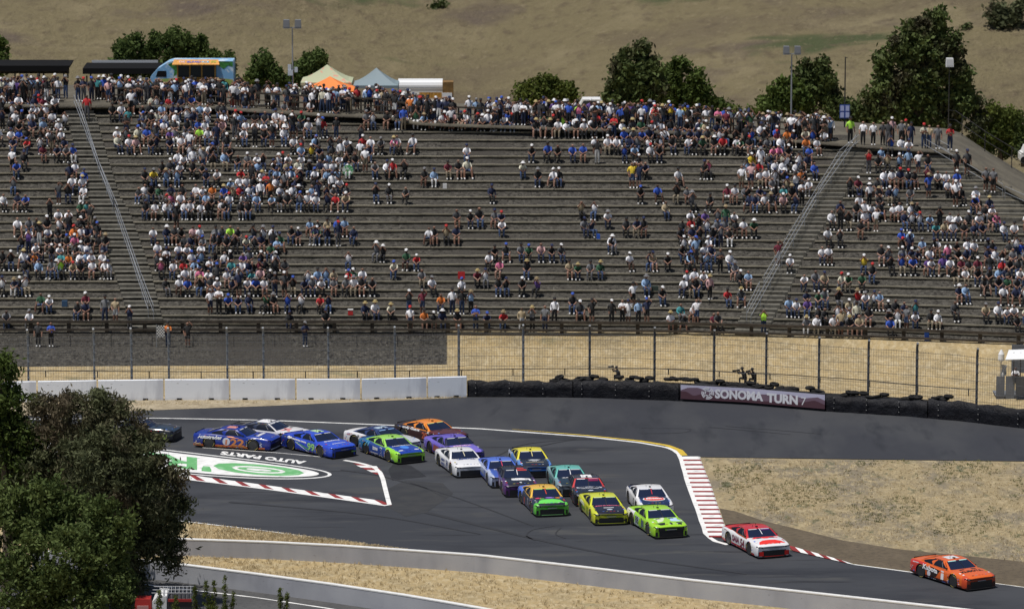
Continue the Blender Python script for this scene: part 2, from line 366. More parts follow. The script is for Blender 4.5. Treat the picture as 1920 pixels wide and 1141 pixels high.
# ================================================================ far side: white wall, tyre barrier
M_block = layered("white_wall_paint", (.84, .87, .93), [((.62, .64, .70), .8, 6, .52, .68, (1, 1, .25)), ((.34, .33, .32), 2.2, 6, .66, .72, (.5, 1, 2.5))], rough=.7)
M_dark = plain("black_opening", (.012, .012, .013), .9)
edges = [-60, 70, 183, 308, 431, 555, 677, 801, 876]
ordn = ['first', 'second', 'third', 'fourth', 'fifth', 'sixth', 'seventh', 'eighth', 'ninth', 'tenth', 'eleventh', 'twelfth', 'thirteenth', 'fourteenth', 'fifteenth', 'sixteenth', 'seventeenth', 'eighteenth', 'nineteenth', 'twentieth']
lab = {2: 'white concrete barrier panel half hidden by the dark tree top', 8: 'last white concrete barrier panel, butting against the black tyre wall'}
for i in range(len(edges)-1):
    a = at(edges[i]+1, basey(edges[i]), 0); b = at(edges[i+1]-1, basey(edges[i+1]), 0); H_ = 1.38
    cpt = (a+b)/2; L = np.linalg.norm(b-a); rz = math.atan2(b[1]-a[1], b[0]-a[0])
    root = empty('barrier_panel', (*cpt[:2], 0), rz)
    mb = MB(); w0, w1 = .34, .24; x = L/2-.02
    P = []
    for X in (-x, x):
        for yy, zz in ((-w0/2, 0), (-w0/2, .18), (-w1/2, H_-.02), (-w1/2+.03, H_), (w1/2-.03, H_), (w1/2, H_-.02), (w0/2, .18), (w0/2, 0)): P.append((X, yy, zz))
    mb.add(P, [(j, (j+1) % 8, 8+(j+1) % 8, 8+j) for j in range(8)] + [tuple(range(8)), tuple(range(8, 16))])
    
    for X in (-x*.55, x*.45): mb.box((X, -w0/2-.008, .07), (.34, .03, .13), m=1)
    mb.build('block', [M_block, M_dark], root, world=False)
    tag(root, {0: 'white concrete barrier panel at the far left edge behind the tree', 1: 'white concrete barrier panel mostly behind the left tree, near photo edge'}.get(i, lab.get(i, 'white concrete barrier panel, %s from the left of the fully visible ones' % ordn[i-3])), 'barrier', 'white concrete wall panels')

M_rub = layered("black_rubber_cover", (.007, .007, .010), [((.014, .015, .020), .8, 5, .45, .7, (1, 1, 2)), ((.07, .065, .055), 6, 5, .72, .8, None)], rough=.55, bump=.8, bscale=1.4, bdist=.2, spec=.2)
M_tyre = layered("old_tyre", (.012, .012, .013), [((.035, .033, .03), 3, 5, .5, .7, None)], rough=.8)
M_bolt = plain("bolt_steel", (.28, .28, .28), .5)
tb = at(1400, 758); troot = empty('tyre_barrier', (tb[0], tb[1], 0))
tag(troot, 'black rubber faced tyre wall with loose old tyres along its top', 'tyre barrier')
segx = [876, 1075, 1274, 1548, 1740, 1975]; Hs = [1.05, 1.18, 1.2, 1.05, 1.25]
for si in range(5):
    pxs = np.linspace(segx[si], segx[si+1]-2, 26); mb = MB(); rows = [[] for _ in range(4)]
    for j, px in enumerate(pxs):
        p = at(px, basey(px)); e = math.sin(j*1.3+si)*.05 + math.sin(j*.55)*.05 + (0.06 if si % 2 else 0)
        hh = Hs[si] + .06*math.sin(j*.9+si*2) + .03*math.sin(j*2.3)
        for r_, (dy, z) in enumerate(((-.05-e*.5, 0), (-e, hh*.5), (0, hh-.06), (.25, hh))): rows[r_].append((p[0], p[1]+dy, z))
    mb.grid(rows)
    for px in pxs[2:-2:8]:
        p = at(px, basey(px))
        for z in (.25, .6, .95): mb.box((p[0], p[1]-.10, z), (.04, .11, .04), m=1)
    mb.build('rubber_cover', [M_rub, M_bolt], troot, smooth=True)
tyv = MB(); prof = []
for k in range(8):
    a = 2*math.pi*k/8; prof.append((.25+.09*math.cos(a), .10*math.sin(a)))
tyv = MB(); n = 12; P = [(r_*math.cos(2*math.pi*j/n), r_*math.sin(2*math.pi*j/n), h) for r_, h in prof for j in range(n)]
tyv.add(P, [(i*n+j, i*n+(j+1) % n, ((i+1) % 8)*n+(j+1) % n, ((i+1) % 8)*n+j) for i in range(8) for j in range(n)])
tyme = tyv.mesh('tyre', [M_tyre], smooth=True, fix=True)
cnt = 0
for px in np.arange(1040, 1815, 9.4):
    if cnt > 95: break
    if rng.random() < .30: continue
    p = at(px, basey(px)); si = max(0, min(4, int(np.searchsorted(segx, px))-1))
    t = link('tyre', tyme, troot, (p[0]-tb[0]+rng.normal(0, .05), p[1]-tb[1]+.62+rng.normal(0, .12), Hs[si]+.02+rng.choice([0, .0, .17])))
    t.rotation_euler = (rng.normal(0, .12), rng.normal(0, .12), rng.random()*6); cnt += 1
mb = MB()
pp = [at(px, basey(px)) for px in range(1030, 1830, 40)]
mb.grid([[ (p[0], p[1]+.3, -.1) for p in pp], [(p[0], p[1]+.3, 1.06) for p in pp], [(p[0], p[1]+.95, 1.06) for p in pp], [(p[0], p[1]+.95, -.1) for p in pp]])
mb.build('tyre_stack', M_tyre, troot)
# banner on the tyre wall
M_bl = plain("banner_lilac", (.58, .56, .72), .6); M_bm = plain("banner_mauve", (.19, .12, .165), .6); M_bd = plain("banner_maroon", (.095, .04, .055), .6)
M_bw = plain("banner_white", (.80, .80, .85), .6)
ba, bb = 1276, 1546
def ban(u, v, off):  # u 0..1 along, v 0..1 up
    px = ba+(bb-ba)*u; p = at(px, basey(px)); return (p[0], p[1]-.17-off, .18+.95*v)
broot = empty('banner', tuple(at(1411, basey(1411)))); tag(broot, 'long mauve mountain banner reading SONOMA TURN 7 on the tyre wall', 'banner')
mb = MB(); n = 40; mb.grid([[ban(i/n, v, 0) for i in range(n+1)] for v in (0, 1)]); mb.build('cloth', M_bl, broot)
def mtn(us, hs, off, mat, nm):
    mb = MB(); N_ = 60
    top = [ban(i/N_, interp(i/N_, us, hs), off) for i in range(N_+1)]
    mb.grid([[ban(i/N_, 0, off) for i in range(N_+1)], top]); mb.build(nm, mat, broot)
mtn([0, .05, .12, .2, .3, .42, .5, .62, .75, .85, .95, 1], [.62, .82, .86, .6, .72, .8, .62, .70, .82, .62, .78, .6], .006, M_bm, 'mountain_print')
mtn([0, .04, .09, .14, .2, .3, .42, .5, .6, .72, .85, .93, 1], [.55, .55, .25, .42, .45, .25, .35, .2, .2, .3, .35, .55, .3], .012, M_bd, 'mountain_print')
def ban_txt(txt, u, v, w, h, nm='lettering', **k):
    V, Fs = fit_text(txt, w, h, **k); mb = MB(); mb.add([ban(u+p[0], v+p[1], .018) for p in V], Fs); mb.build(nm, M_bw, broot, fix=False)
ban_txt("SONOMA", .405, .50, .335, .66, bold=.05); ban_txt("TURN", .705, .46, .215, .66, bold=.05)
ban_txt("7", .852, .42, .035, .55, bold=-.005)
mb = MB(); L_ = (bb-ba)/28/1.02; n = 20
for r0 in (.34, .24, .13):
    for i in range(n):
        if (i*7+int(r0*100)) % 5 == 0: continue
        a0, a1 = 2*math.pi*i/n, 2*math.pi*(i+1)/n
        mb.add([ban(.187+r*math.cos(a)/L_, .5+r*math.sin(a)*1.05, .018) for r, a in ((r0, a0), (r0, a1), (r0+.07, a1), (r0+.07, a0))], [(0, 1, 2, 3)])
mb.build('round_emblem', M_bw, broot, fix=False)

# ================================================================ bank, terraces
ROWY = [622, 606, 590.7, 575, 559, 543, 527, 511, 495, 479, 463, 447.7, 431.7, 415.7, 400.7, 385, 369, 354, 339, 324, 308, 292.7, 277.7, 262, 246.7, 231.7, 216.7, 201.5, 186.5]
NR = len(ROWY)
ROWZ = [2.2]
for k in range(1, NR): ROWZ.append(ROWZ[-1] + .45 + .04*k/NR)
def rowoff(px, k):
    return interp(px, [900, 1280, 1640, 1920, 2050], [0, 3, 13, 24, 31])*max(.22, 1-k/17)
def rowy(px, k):
    k0 = int(math.floor(k)); k0 = max(0, min(NR-2, k0)); t = k-k0
    return ROWY[k0]*(1-t)+ROWY[k0+1]*t + rowoff(px, k)
def rowz(k):
    k0 = max(0, min(NR-2, int(math.floor(k)))); t = k-k0; return ROWZ[k0]*(1-t)+ROWZ[k0+1]*t
def rowp(px, k): return at(px, rowy(px, k), rowz(k))
YT = ([-200, 0, 130, 200, 400, 470, 620, 720, 790, 1280, 1560, 1700, 1790, 1850, 1920, 2000], [196, 196, 197, 197, 199, 206, 214, 218, 231, 247, 268, 278, 284, 328, 372, 415])
def ktop(px):
    y = interp(px, *YT); ks = [rowy(px, k) for k in range(NR)]
    return float(np.interp(-y, [-v for v in ks], range(NR)))
print('RUN', [round(float(rowp(500, k+1)[1]-rowp(500, k)[1]), 2) for k in range(0, NR-1, 3)])
M_timber = layered("weathered_timber", (.19, .172, .13), [((.26, .235, .18), 1.2, 5, .4, .6, (.3, 1, 1)), ((.07, .065, .052), 4, 5, .55, .7, (.3, 1, 1))], rough=.9)
bank_l = [(1.0, 0.0), (.80, .15), (.50, .5), (.27, 1.3), (.205, 1.36), (.06, 1.95), (0.0, 2.2)]
cols = list(range(-200, 838, 40)) + [838] + list(range(860, 2060, 40))
mb = MB(); rows = []
for fr, z in bank_l:
    r_ = []
    for px in cols:
        b0 = basey(px); r0 = rowy(px, 0); zz = z
        p = at(px, r0+fr*(b0-r0), zz) if fr < 1 else at(px, b0, 0)+np.array([0, .3, 0])
        if fr < 1: p = p.copy()
        r_.append(tuple(p))
    rows.append(r_)
rows.append([(p[0], p[1]+.5, p[2]) for p in rows[-1]])
mb.grid(rows, mf=lambda i, j: 1 if (cols[j] < 838 and i >= 2) else 0)
o = mb.build('grass_bank', [M_grass, M_gravel]); o['kind'] = 'structure'
mb = MB()
mb.grid([[tuple(at(px, basey(px), .012)) for px in range(-200, 880, 40)], [tuple(at(px, interp(px, [-200, 100, 280, 500, 700, 875], [789, 776, 768.5, 760.5, 751.5, 744.5]), .012)) for px in range(-200, 880, 40)]])
o = mb.build('dirt_verge', M_dirt); o['kind'] = 'structure'

g0 = rowp(900, 0); stand = empty('terraced_grandstand', (g0[0], g0[1], g0[2]))
tag(stand, 'hillside grandstand of long gravel terraces edged with weathered timber', 'grandstand')
for k in range(NR-1):
    pxs = [px for px in range(-140, 2060, 20) if ktop(px) >= k-.4]
    if len(pxs) < 3: continue
    rows = [[] for _ in range(7)]; mats_ = []
    for px in pxs:
        p = rowp(px, k); q = rowp(px, k+1); z = ROWZ[k]; zn = ROWZ[k+1]; Y0 = p[1]; run = max(.75, q[1]-p[1]); X = p[0]
        w1 = .012*math.sin(px*.11+k); w2 = .02*math.sin(px*.23+k*2)
        prof = [(0.12, z-.24), (0.10, z-.10), (0, z-.095+w1*.4), (0, z+w1), (.20, z+.005+w1), (.22+run*.12, z-.03+w2), (run+.09, zn-.18+w2)]
        for r_, (dy, zz) in enumerate(prof): rows[r_].append((X, Y0+dy, zz))
    mb = MB(); mb.grid(rows, mf=lambda i, j: 0 if i in (1, 2, 3) else 1)
    mb.build('terrace_row', [M_timber, M_gravel], stand)

# plateau behind the top row and the far side of the knoll
M_plat = layered("plateau_dirt", (.105, .094, .074), [((.15, .135, .105), .5, 5, .4, .62, None), ((.09, .083, .07), 3, 6, .5, .7, None)], bump=.7, bscale=5, bdist=.1)
def plat(px, back=0.0):
    k = ktop(px); p = at(px, interp(px, *YT), rowz(k)+.12); return np.array([p[0]*(1+back/p[1]), p[1]+back, p[2]])
cols = list(range(-300, 2060, 30)); rows = []
for back, dz in ((0, -.2), (0, 0), (4, .0), (9, 0), (15, -.1), (22, -2.5), (60, -20), (130, -42)):
    rows.append([tuple(plat(px, back)+np.array([0, 0, dz])) for px in cols])
mb = MB(); mb.grid(rows, mf=lambda i, j: 0 if i < 4 else 1); o = mb.build('plateau', [M_plat, M_grass], smooth=True); o['kind'] = 'structure'

# distant hillside
M_hill = layered("hill_grass", (.180, .150, .084), [((.140, .112, .072), .030, 7, .48, .62, (1, 2, 2)), ((.225, .188, .110), .07, 7, .52, .68, (1, 1.4, 1.4)), ((.122, .096, .074), .055, 8, .57, .72, (1, 1.6, 1.6)), ((.075, .088, .040), .022, 4, .62, .68, (1, 2.5, 2.5)), ((.115, .090, .058), .5, 6, .52, .75, None), ((.23, .19, .115), .9, 5, .58, .74, None)], bump=.9, bscale=.5, bdist=1.5)
HX, HY = 90, 70
hx = np.linspace(-420, 420, HX); hy = np.linspace(440, 1500, HY)
def hillz(x, y):
    return -31 + .30*max(0, y-520) - .02*max(0, y-900) + .03*(x)*0 + 4.0*math.sin(x*.021+y*.008+1) + 2.2*math.sin(x*.05-y*.023) + 1.0*math.sin(x*.11+y*.05) + .45*math.sin(x*.23-y*.17+2)
rows = [[(x, y, hillz(x, y)) for x in hx] for y in hy]
mb = MB(); mb.grid(rows); o = link('hill', mb.mesh('hill', [M_hill], smooth=True, fix=True)); o['kind'] = 'structure'
if o.data.polygons[0].normal.z < 0: o.data.flip_normals()
# ================================================================ staircases and rails
M_step = layered("concrete_step", (.135, .128, .108), [((.18, .17, .145), 1.5, 5, .4, .62, None), ((.08, .075, .065), 4, 5, .52, .7, None)])
M_galv = plain("galvanised_steel", (.33, .35, .38), .45, metal=.3)
M_rail = plain("dark_timber", (.052, .042, .032), .9, var=.4, vs_=2)
M_iron = plain("dark_iron", (.03, .028, .027), .6)
def staircase(Lx, Rx, k0, k1, label, rails):
    b = rowp(interp(rowy(Lx[1][0], k0), Lx[0], Lx[1]), k0)
    root = empty('staircase', tuple(b)); mb = MB(); k = k0
    rows = []
    while k < k1:
        y0 = rowy((Lx[1][0]+Rx[1][0])/2, k); xl, xr = interp(y0, Lx[0], Lx[1]), interp(y0, Rx[0], Rx[1])
        if xr-xl < 6: k += .5; continue
        for px_, lst in ((xl, 0), (xr, 1)): pass
        z = rowz(k)+.07; zn = z+.24
        A = rowp(xl, k); B = rowp(xr, k); A2 = rowp(xl, k+.5); B2 = rowp(xr, k+.5)
        A[2] = B[2] = 0; A2[2] = B2[2] = 0; u = np.array([0, 0, 1.])
        mb.add([A+u*(z-.34), B+u*(z-.34), B+u*z, A+u*z, B2+u*(z+.0)+np.array([0, .05, 0]), A2+u*z+np.array([0, .05, 0])], [(0, 1, 2, 3), (3, 2, 4, 5)])
        mb.add([A+u*(z-.5), A+u*z, A2+u*z, A2+u*(z-.5)], [(0, 1, 2, 3)]); mb.add([B+u*(z-.5), B+u*z, B2+u*z, B2+u*(z-.5)], [(0, 1, 2, 3)])
        k += .5
    mb.build('steps', M_step, root)
    for path in rails:   # path of (px, k)
        mb = MB(); pts = []
        n = max(2, int(abs(path[-1][1]-path[0][1])*1.0)+1)
        ks = np.linspace(path[0][1], path[-1][1], n)
        for kk in ks:
            px = interp(kk, [p[1] for p in path], [p[0] for p in path]) if path[0][1] < path[-1][1] else interp(kk, [p[1] for p in path][::-1], [p[0] for p in path][::-1])
            p = rowp(px, kk); p[2] = rowz(kk)+.05; pts.append(p)
        for h in (.55, 1.0):
            mb.tube([p+np.array([0, 0, h]) for p in pts], .020, 5)
        for p in pts[::2]: mb.tube([p, p+np.array([0, 0, 1.0])], .018, 5)
        mb.build('handrail', M_galv, root)
    tag(root, label, 'staircase'); return root
def kk(px, y): # row index for an image height
    ks = [-rowy(px, k) for k in range(NR)]; return float(np.interp(-y, ks, range(NR)))
S1L = ([200, 215, 350, 395, 445, 490, 600, 625], [118, 124, 160, 173, 193, 208, 243, 250]); S1R = ([200, 225, 290, 370, 395, 450, 510, 580, 625], [172, 182, 200, 225, 242, 262, 283, 300, 312])
def rp(pts): return [(x, kk(x, y)) for x, y in pts]
staircase(S1L, S1R, 0, kk(150, 203), 'long left staircase climbing between terraces with bright steel handrails',
          [rp([(288, 600), (265, 540)]), rp([(278, 596), (216, 410)]), rp([(264, 538), (222, 418)]), rp([(221, 412), (186, 330)]), rp([(212, 400), (139, 204)]), rp([(184, 325), (146, 205)])])
S2L = ([255, 283, 380, 430, 530, 570, 625], [1588, 1573, 1520, 1482, 1427, 1400, 1378]); S2R = ([255, 300, 420, 490, 545, 590, 625], [1645, 1628, 1548, 1503, 1481, 1455, 1440])
staircase(S2L, S2R, 0, kk(1600, 272), 'long right-hand staircase with steel handrails leaning up to the right',
          [rp([(1400, 603), (1424, 556)]), rp([(1408, 607), (1462, 510)]), rp([(1432, 545), (1500, 430)]), rp([(1466, 500), (1530, 390)]), rp([(1504, 424), (1572, 312)]), rp([(1534, 380), (1606, 278)]), rp([(1574, 308), (1612, 278)])])
S3L = ([255, 283, 300, 330, 372, 390, 420], [1700, 1704, 1722, 1762, 1820, 1850, 1890]); S3R = ([255, 283, 300, 330, 372, 400, 420], [1790, 1795, 1812, 1850, 1920, 1975, 2000])
staircase(S3L, S3R, kk(1900, 410), kk(1740, 285), 'short wide upper right staircase with two sloping steel handrails',
          [rp([(1800, 326), (1730, 284)]), rp([(1880, 372), (1806, 330)]), rp([(1780, 300), (1750, 283)]), rp([(1960, 410), (1884, 376)])])

# lower timber rail, in one long run
def rowfront(px, z): return at(px, rowy(px, 0)+7.0, z)
def rail_fence(label, path, hs, bw, post_every, pw, mat, posth, zdrop=.1, name='timber_fence', thick=None, tube=False):
    root = empty(name, tuple(path[len(path)//2])); mb = MB()
    for h, w in hs:
        mb = MB()
        for a, b in zip(path[:-1], path[1:]): mb.beam(a+np.array([0, 0, h]), b+np.array([0, 0, h]), bw, w)
        mb.build('rail', mat, root)
    d = 0; acc = post_every*.5
    for a, b in zip(path[:-1], path[1:]):
        L = np.linalg.norm(b-a)
        while acc <= L:
            p = a+(b-a)*acc/L; mb = MB(); mb.box((p[0], p[1]+bw*.5+pw*.5-.01, p[2]+posth/2-zdrop), (pw, pw, posth+zdrop*2)); mb.build('post', mat, root); acc += post_every
        acc -= L
    tag(root, label, 'fence'); return root
path = [rowfront(px, 1.95+.0) for px in range(-120, 2060, 40)]
rail_fence('long dark timber rail fence along the foot of the terraces', path, ((.98, .20), (.42, .16), (.02, .22)), .09, 2.65, .26, M_rail, 1.05, .15)
# thin pipe fence on the shelf at left
path = [at(px, 649.5, 1.36) for px in range(-60, 830, 30)]
rail_fence('thin dark pipe rail fence above the gravel bank at left', path, ((.80, .035), (.42, .025)), .035, 2.85, .05, M_iron, .82, .05, 'pipe_fence')
# low pipe rail on the grass behind the barrier
def lowrail(px):
    y = interp(px, [-60, 400, 800, 1000, 1250, 1450, 1600, 1750, 1840, 1920], [705, 708, 706, 702, 702, 712, 722, 736, 742, 748])
    return at(px, y, .35)
path = [lowrail(px) for px in range(-60, 1850, 30)]
rail_fence('low dark pipe rail in the dry grass behind the barrier', path, ((.42, .05),), .05, 3.55, .07, M_iron, .44, .3, 'pipe_fence')

# catch fence
M_fpost = plain("grey_steel_post", (.20, .22, .25), .5, var=.2); M_fpost2 = plain("dark_steel_post", (.085, .092, .105), .5, var=.2)
M_wire = plain("fence_wire", (.14, .14, .145), .5)
PX = [-70, 51, 175, 245, 315, 425, 493, 615, 740, 860, 981, 1106, 1228, 1340, 1438, 1537, 1630, 1721, 1834, 1960]
def cf(px): p = at(px, basey(px)); return np.array([p[0], p[1]+(1.0 if px < 876 else 1.25), 0])
root = empty('catch_fence', tuple(cf(960))); FH = 4.75
for i, px in enumerate(PX):
    p = cf(px); mb = MB(); q = p+np.array([0, 0, FH-.65])
    mb.tube([p, q, q+np.array([.0, -.10, .35]), q+np.array([0, -.38, .65])], .075 if px < 1000 else .085, 7)
    for h in np.arange(.9, FH-.5, .55): mb.box((p[0]+.02, p[1]-.08, h), (.16, .06, .07))
    mb.build('post', M_fpost if px < 1000 else M_fpost2, root)
mb = MB(); pp = [cf(px)+np.array([0, -.09, 0]) for px in range(-80, 1990, 15)]
hs_ = [.6, 1.3, 1.95, 2.6, 3.2, 3.75, 4.15]
for hi_, h in enumerate(hs_):
    pts = [p+np.array([0, 0, h+.05*math.sin(i*.25+hi_)*0 - .06*abs(math.sin(i*.42+hi_*.7))]) for i, p in enumerate(pp)]
    for a, b in zip(pts[:-1], pts[1:]): mb.beam(a, b, .016, .020)
mb.build('cable', M_wire, root)
mb = MB(); X0, X1 = 0, len(pp)-1
tot = np.r_[0, np.cumsum([np.linalg.norm(pp[i+1]-pp[i]) for i in range(len(pp)-1)])]
for s in np.arange(0, tot[-1], .17):
    x = np.interp(s, tot, [p[0] for p in pp]); y = np.interp(s, tot, [p[1] for p in pp]); mb.add([(x-.007, y, .1), (x+.007, y, .1), (x+.007, y, 4.2), (x-.007, y, 4.2)], [(0, 1, 2, 3)])
for h in np.arange(.2, 4.2, .17):
    pts = [p+np.array([0, 0, h]) for p in pp]; mb.grid([pts, [p+np.array([0, 0, .008]) for p in pts]])
mb.build('wire_mesh', M_wire, root, fix=False)
tag(root, 'tall curved catch fence of steel posts and wire mesh behind the barriers', 'fence')

# rails at the top
def top_fence(px0, px1, label, dy=1.2, h=1.15):
    path = [plat(px, dy) for px in range(px0, px1+1, 18)]
    rail_fence(label, path, ((h, .13), (h*.55, .08), (.18, .12)), .08, 2.4, .12, M_rail, h, .1)
top_fence(-60, 122, 'dark rail fence at the top left corner of the terraces')
top_fence(216, 440, 'dark rail fence in front of the painted food truck')
top_fence(470, 790, 'dark rail fence in front of the green, orange and grey tents')
top_fence(830, 1262, 'dark rail fence crowded with people at the top centre')
top_fence(1275, 1560, 'dark rail fence left of the right staircase top', 1.0)
path = [plat(px, 13.5) for px in range(1775, 2040, 15)]
rail_fence('thin black fence running down the bare bank at top right', path, ((1.5, .04), (.8, .03)), .04, 2.9, .06, M_iron, 1.55, .1, 'wire_fence')

# ================================================================ things on the knoll
def plz(px): return plat(px)[2]
def onplat(px, Y): # a point of the plateau under column px at distance Y
    p0 = plat(px); return np.array([(px-960)/F*Y*1.0*(1/cp)*0 + p0[0]*Y/p0[1], Y, p0[2]-.02])
M_roof = plain("dark_shade_roof", (.011, .011, .012), .95, spec=.1)
M_pale = plain("pale_panel", (.55, .56, .58), .6)
for px0, px1, yt, lab_ in ((-70, 132, 121, 'dark flat shade roof on posts at the far top left'), (156, 300, 126, 'dark flat shade roof left of the painted food truck')):
    Y = 344; a, b = onplat(px0, Y), onplat(px1, Y); zt = atY((px0+px1)/2, yt, Y)[2]; c = (a+b)/2
    root = empty('shade_shelter', tuple(c)); mb = MB(); w = b[0]-a[0]
    mb.add([(a[0], Y-.0, zt-.55), (b[0]-.25, Y, zt-.55), (b[0], Y, zt-.1), (a[0], Y, zt-.1), (a[0], Y+3.5, zt-.45), (b[0]-.25, Y+3.5, zt-.45), (b[0], Y+3.5, zt), (a[0], Y+3.5, zt)],
           [(0, 1, 2, 3), (4, 5, 6, 7), (0, 1, 5, 4), (3, 2, 6, 7), (1, 2, 6, 5), (0, 3, 7, 4)]); mb.build('roof', M_roof, root)
    n = 5
    for i in range(n):
        for yy in (.2, 3.3): mb = MB(); x = a[0]+.3+(w-.8)*i/(n-1); mb.box((x, Y+yy, (c[2]+zt-.7)/2), (.12, .12, zt-.7-c[2])); mb.build('post', M_iron, root)
    mb = MB(); mb.box((c[0], Y+3.45, c[2]+.9), (w-.8, .05, 1.1)); mb.build('back_panel', M_pale if px0 > 0 else M_gravel, root)
    tag(root, lab_, 'shelter')
# painted food truck
Y = 338; g = onplat(365, Y); sc_ = Y/F
truck = empty('food_truck', (g[0], Y, g[2])); zt = atY(365, 111, Y)[2]-g[2]; tl = lambda px: (px-365)*sc_*1.01
M_sky = layered("painted_sky", (.22, .45, .72), [((.62, .75, .86), 1.0, 3, .48, .6, None), ((.75, .8, .85), 2.2, 4, .6, .7, None)], rough=.35)
M_leafp = plain("painted_leaves", (.05, .22, .05), .4, var=.5, vs_=5); M_sand = layered("painted_beach", (.30, .42, .12), [((.5, .42, .15), 2, 3, .45, .6, None)], rough=.4)
mb = MB(); h = zt; ztl = zt-.15; wd = 2.3
prof = [(tl(283), .5), (tl(283), 1.15), (tl(296), 1.75), (tl(316), ztl-.1), (tl(325), ztl), (tl(437), ztl), (tl(438), ztl-.1), (tl(438), .5)]
P = [(x, 0, z) for x, z in prof]+[(x, wd, z) for x, z in prof]; n = len(prof)
mb.add(P, [tuple(range(n)), tuple(range(n, 2*n))]+[(i, (i+1) % n, n+(i+1) % n, n+i) for i in range(n)]); mb.build('body', M_sky, truck, world=False)
def tpatch(nm, pts, z, mat, off=.012): mb = MB(); mb.add([(tl(x), -off, zz) for x, zz in pts], [tuple(range(len(pts)))]); return mb.build(nm, mat, truck, world=False)
tpatch('painted_palm', [(316, ztl-.25), (330, ztl-.03), (338, ztl-.03), (338, ztl-1.6), (332, ztl-1.0), (326, ztl-1.3), (328, ztl-.7)], 0, M_leafp)
tpatch('painted_palm', [(404, ztl-.03), (437, ztl-.05), (437, ztl-.45), (428, ztl-.35), (420, ztl-.62), (412, ztl-.42)], 0, M_leafp)
tpatch('painted_beach', [(286, .52), (437, .52), (437, .95), (400, 1.1), (330, 1.05), (300, 1.0)], 0, M_sand, .008)
tpatch('cab_window', [(293, 1.15), (313, 1.15), (313, 1.62), (297, 1.62)], 0, M_roof, .02)
M_bam = layered("bamboo_trim", (.48, .28, .07), [((.30, .15, .03), 9, 3, .45, .6, (1, 1, .1))], rough=.6); M_cafe = plain("service_dark", (.02, .028, .035), .3)
mb = MB(); mb.add([(tl(334), -.03, 1.15), (tl(406), -.03, 1.15), (tl(406), -.03, 2.25), (tl(334), -.03, 2.25)], [(0, 1, 2, 3)]); mb.build('service_window', M_cafe, truck, world=False)
mb = MB()
for px in (334, 357, 379, 404): mb.box((tl(px), -.07, 1.7), (.10, .08, 1.2))
mb.box((tl(370), -.10, 1.1), (tl(410)-tl(332), .2, .08)); mb.box((tl(370), -.05, .78), (tl(408)-tl(334), .06, .5)); mb.build('bamboo_frame', M_bam, truck, world=False)
mb = MB(); a0, a1 = tl(325), tl(413); mb.add([(a0, -.75, 2.2), (a1, -.75, 2.2), (a1-.12, -.02, ztl+.12), (a0+.12, -.02, ztl+.12), (a0, -.75, 2.14), (a1, -.75, 2.14)], [(0, 1, 2, 3), (4, 5, 1, 0)])
aw = mb.build('awning', plain("orange_thatch", (.62, .30, .07), .7, var=.3, vs_=6), truck, world=False)
zc = (2.2+ztl+.12)/2
for s, x0, w, c_ in (("THE", 343, 12, (.75, .55, .6)), ("ISLAND", 365, 26, (.03, .10, .55)), ("ICE", 387, 14, (.25, .55, .8)), ("CO", 402, 10, (.25, .5, .05))):
    V, Fs = fit_text(s, w*sc_, .42, bold=.02); mb = MB(); slope = (ztl+.12-2.2)/.73
    mb.add([(tl(x0)+p[0], -.385-.02+p[1]*.62, zc+p[1]*.62*slope+.02) for p in V], Fs); mb.build('lettering', col('sign_'+s.lower(), c_), truck, world=False, fix=False)
for px in (302, 420):
    mb = MB(); mb.lathe((tl(px), .1, .42), [(.42, -.12), (.42, .12)], 14, 'y'); mb.build('wheel', M_tyre, truck, world=False)
tag(truck, 'food truck painted as a tropical beach with an orange awning sign', 'food truck')
# tents
def tent(px0, px1, ypeak, yedge, ybase, Y, colr, label, name='canopy_tent'):
    c = (px0+px1)/2; g = atY(c, ybase, Y); s = Y/F; w = (px1-px0)*s; zp = atY(c, ypeak, Y)[2]-g[2]; ze = atY(c, yedge, Y)[2]-g[2]
    root = empty(name, tuple(g)); mb = MB(); n = 6
    cor = [(-w/2, -w/2+.0), (w/2, -w/2), (w/2, w/2), (-w/2, w/2)]
    for e in range(4):
        A, B = cor[e], cor[(e+1) % 4]; rows = []
        for i in range(n+1):
            t = i/n; k = 1-t; z = ze+(zp-ze)*(t**1.35); 
            rows.append([((A[0]*(1-u)+B[0]*u)*k, (A[1]*(1-u)+B[1]*u)*k, z - .16*math.sin(math.pi*u)*k*t) for u in np.linspace(0, 1, 5)])
        rows.insert(0, [(p[0], p[1], ze-.22) for p in rows[0]]); mb.grid(rows)
    mb.build('canopy', colr, root, world=False)
    for x, y in cor: mb = MB(); mb.box((x*.97, y*.97, ze/2-.05), (.05, .05, ze+.1)); mb.build('leg', M_galv, root, world=False)
    tag(root, label, 'tent'); return root
tent(566, 662, 121, 150, 214, 338, layered("cream_tent", (.42, .45, .30), [((.55, .30, .22), 1.6, 2, .60, .64, None)], rough=.7), 'pale green tent with faded print behind the orange tent')
tent(573, 665, 143, 166, 216, 334, plain("orange_tent", (.85, .23, .045), .7), 'bright orange canopy tent at the top of the terraces')
tent(664, 748, 127, 156, 216, 337, plain("grey_tent", (.20, .26, .29), .7), 'grey blue peaked canopy tent beside the white trailer')
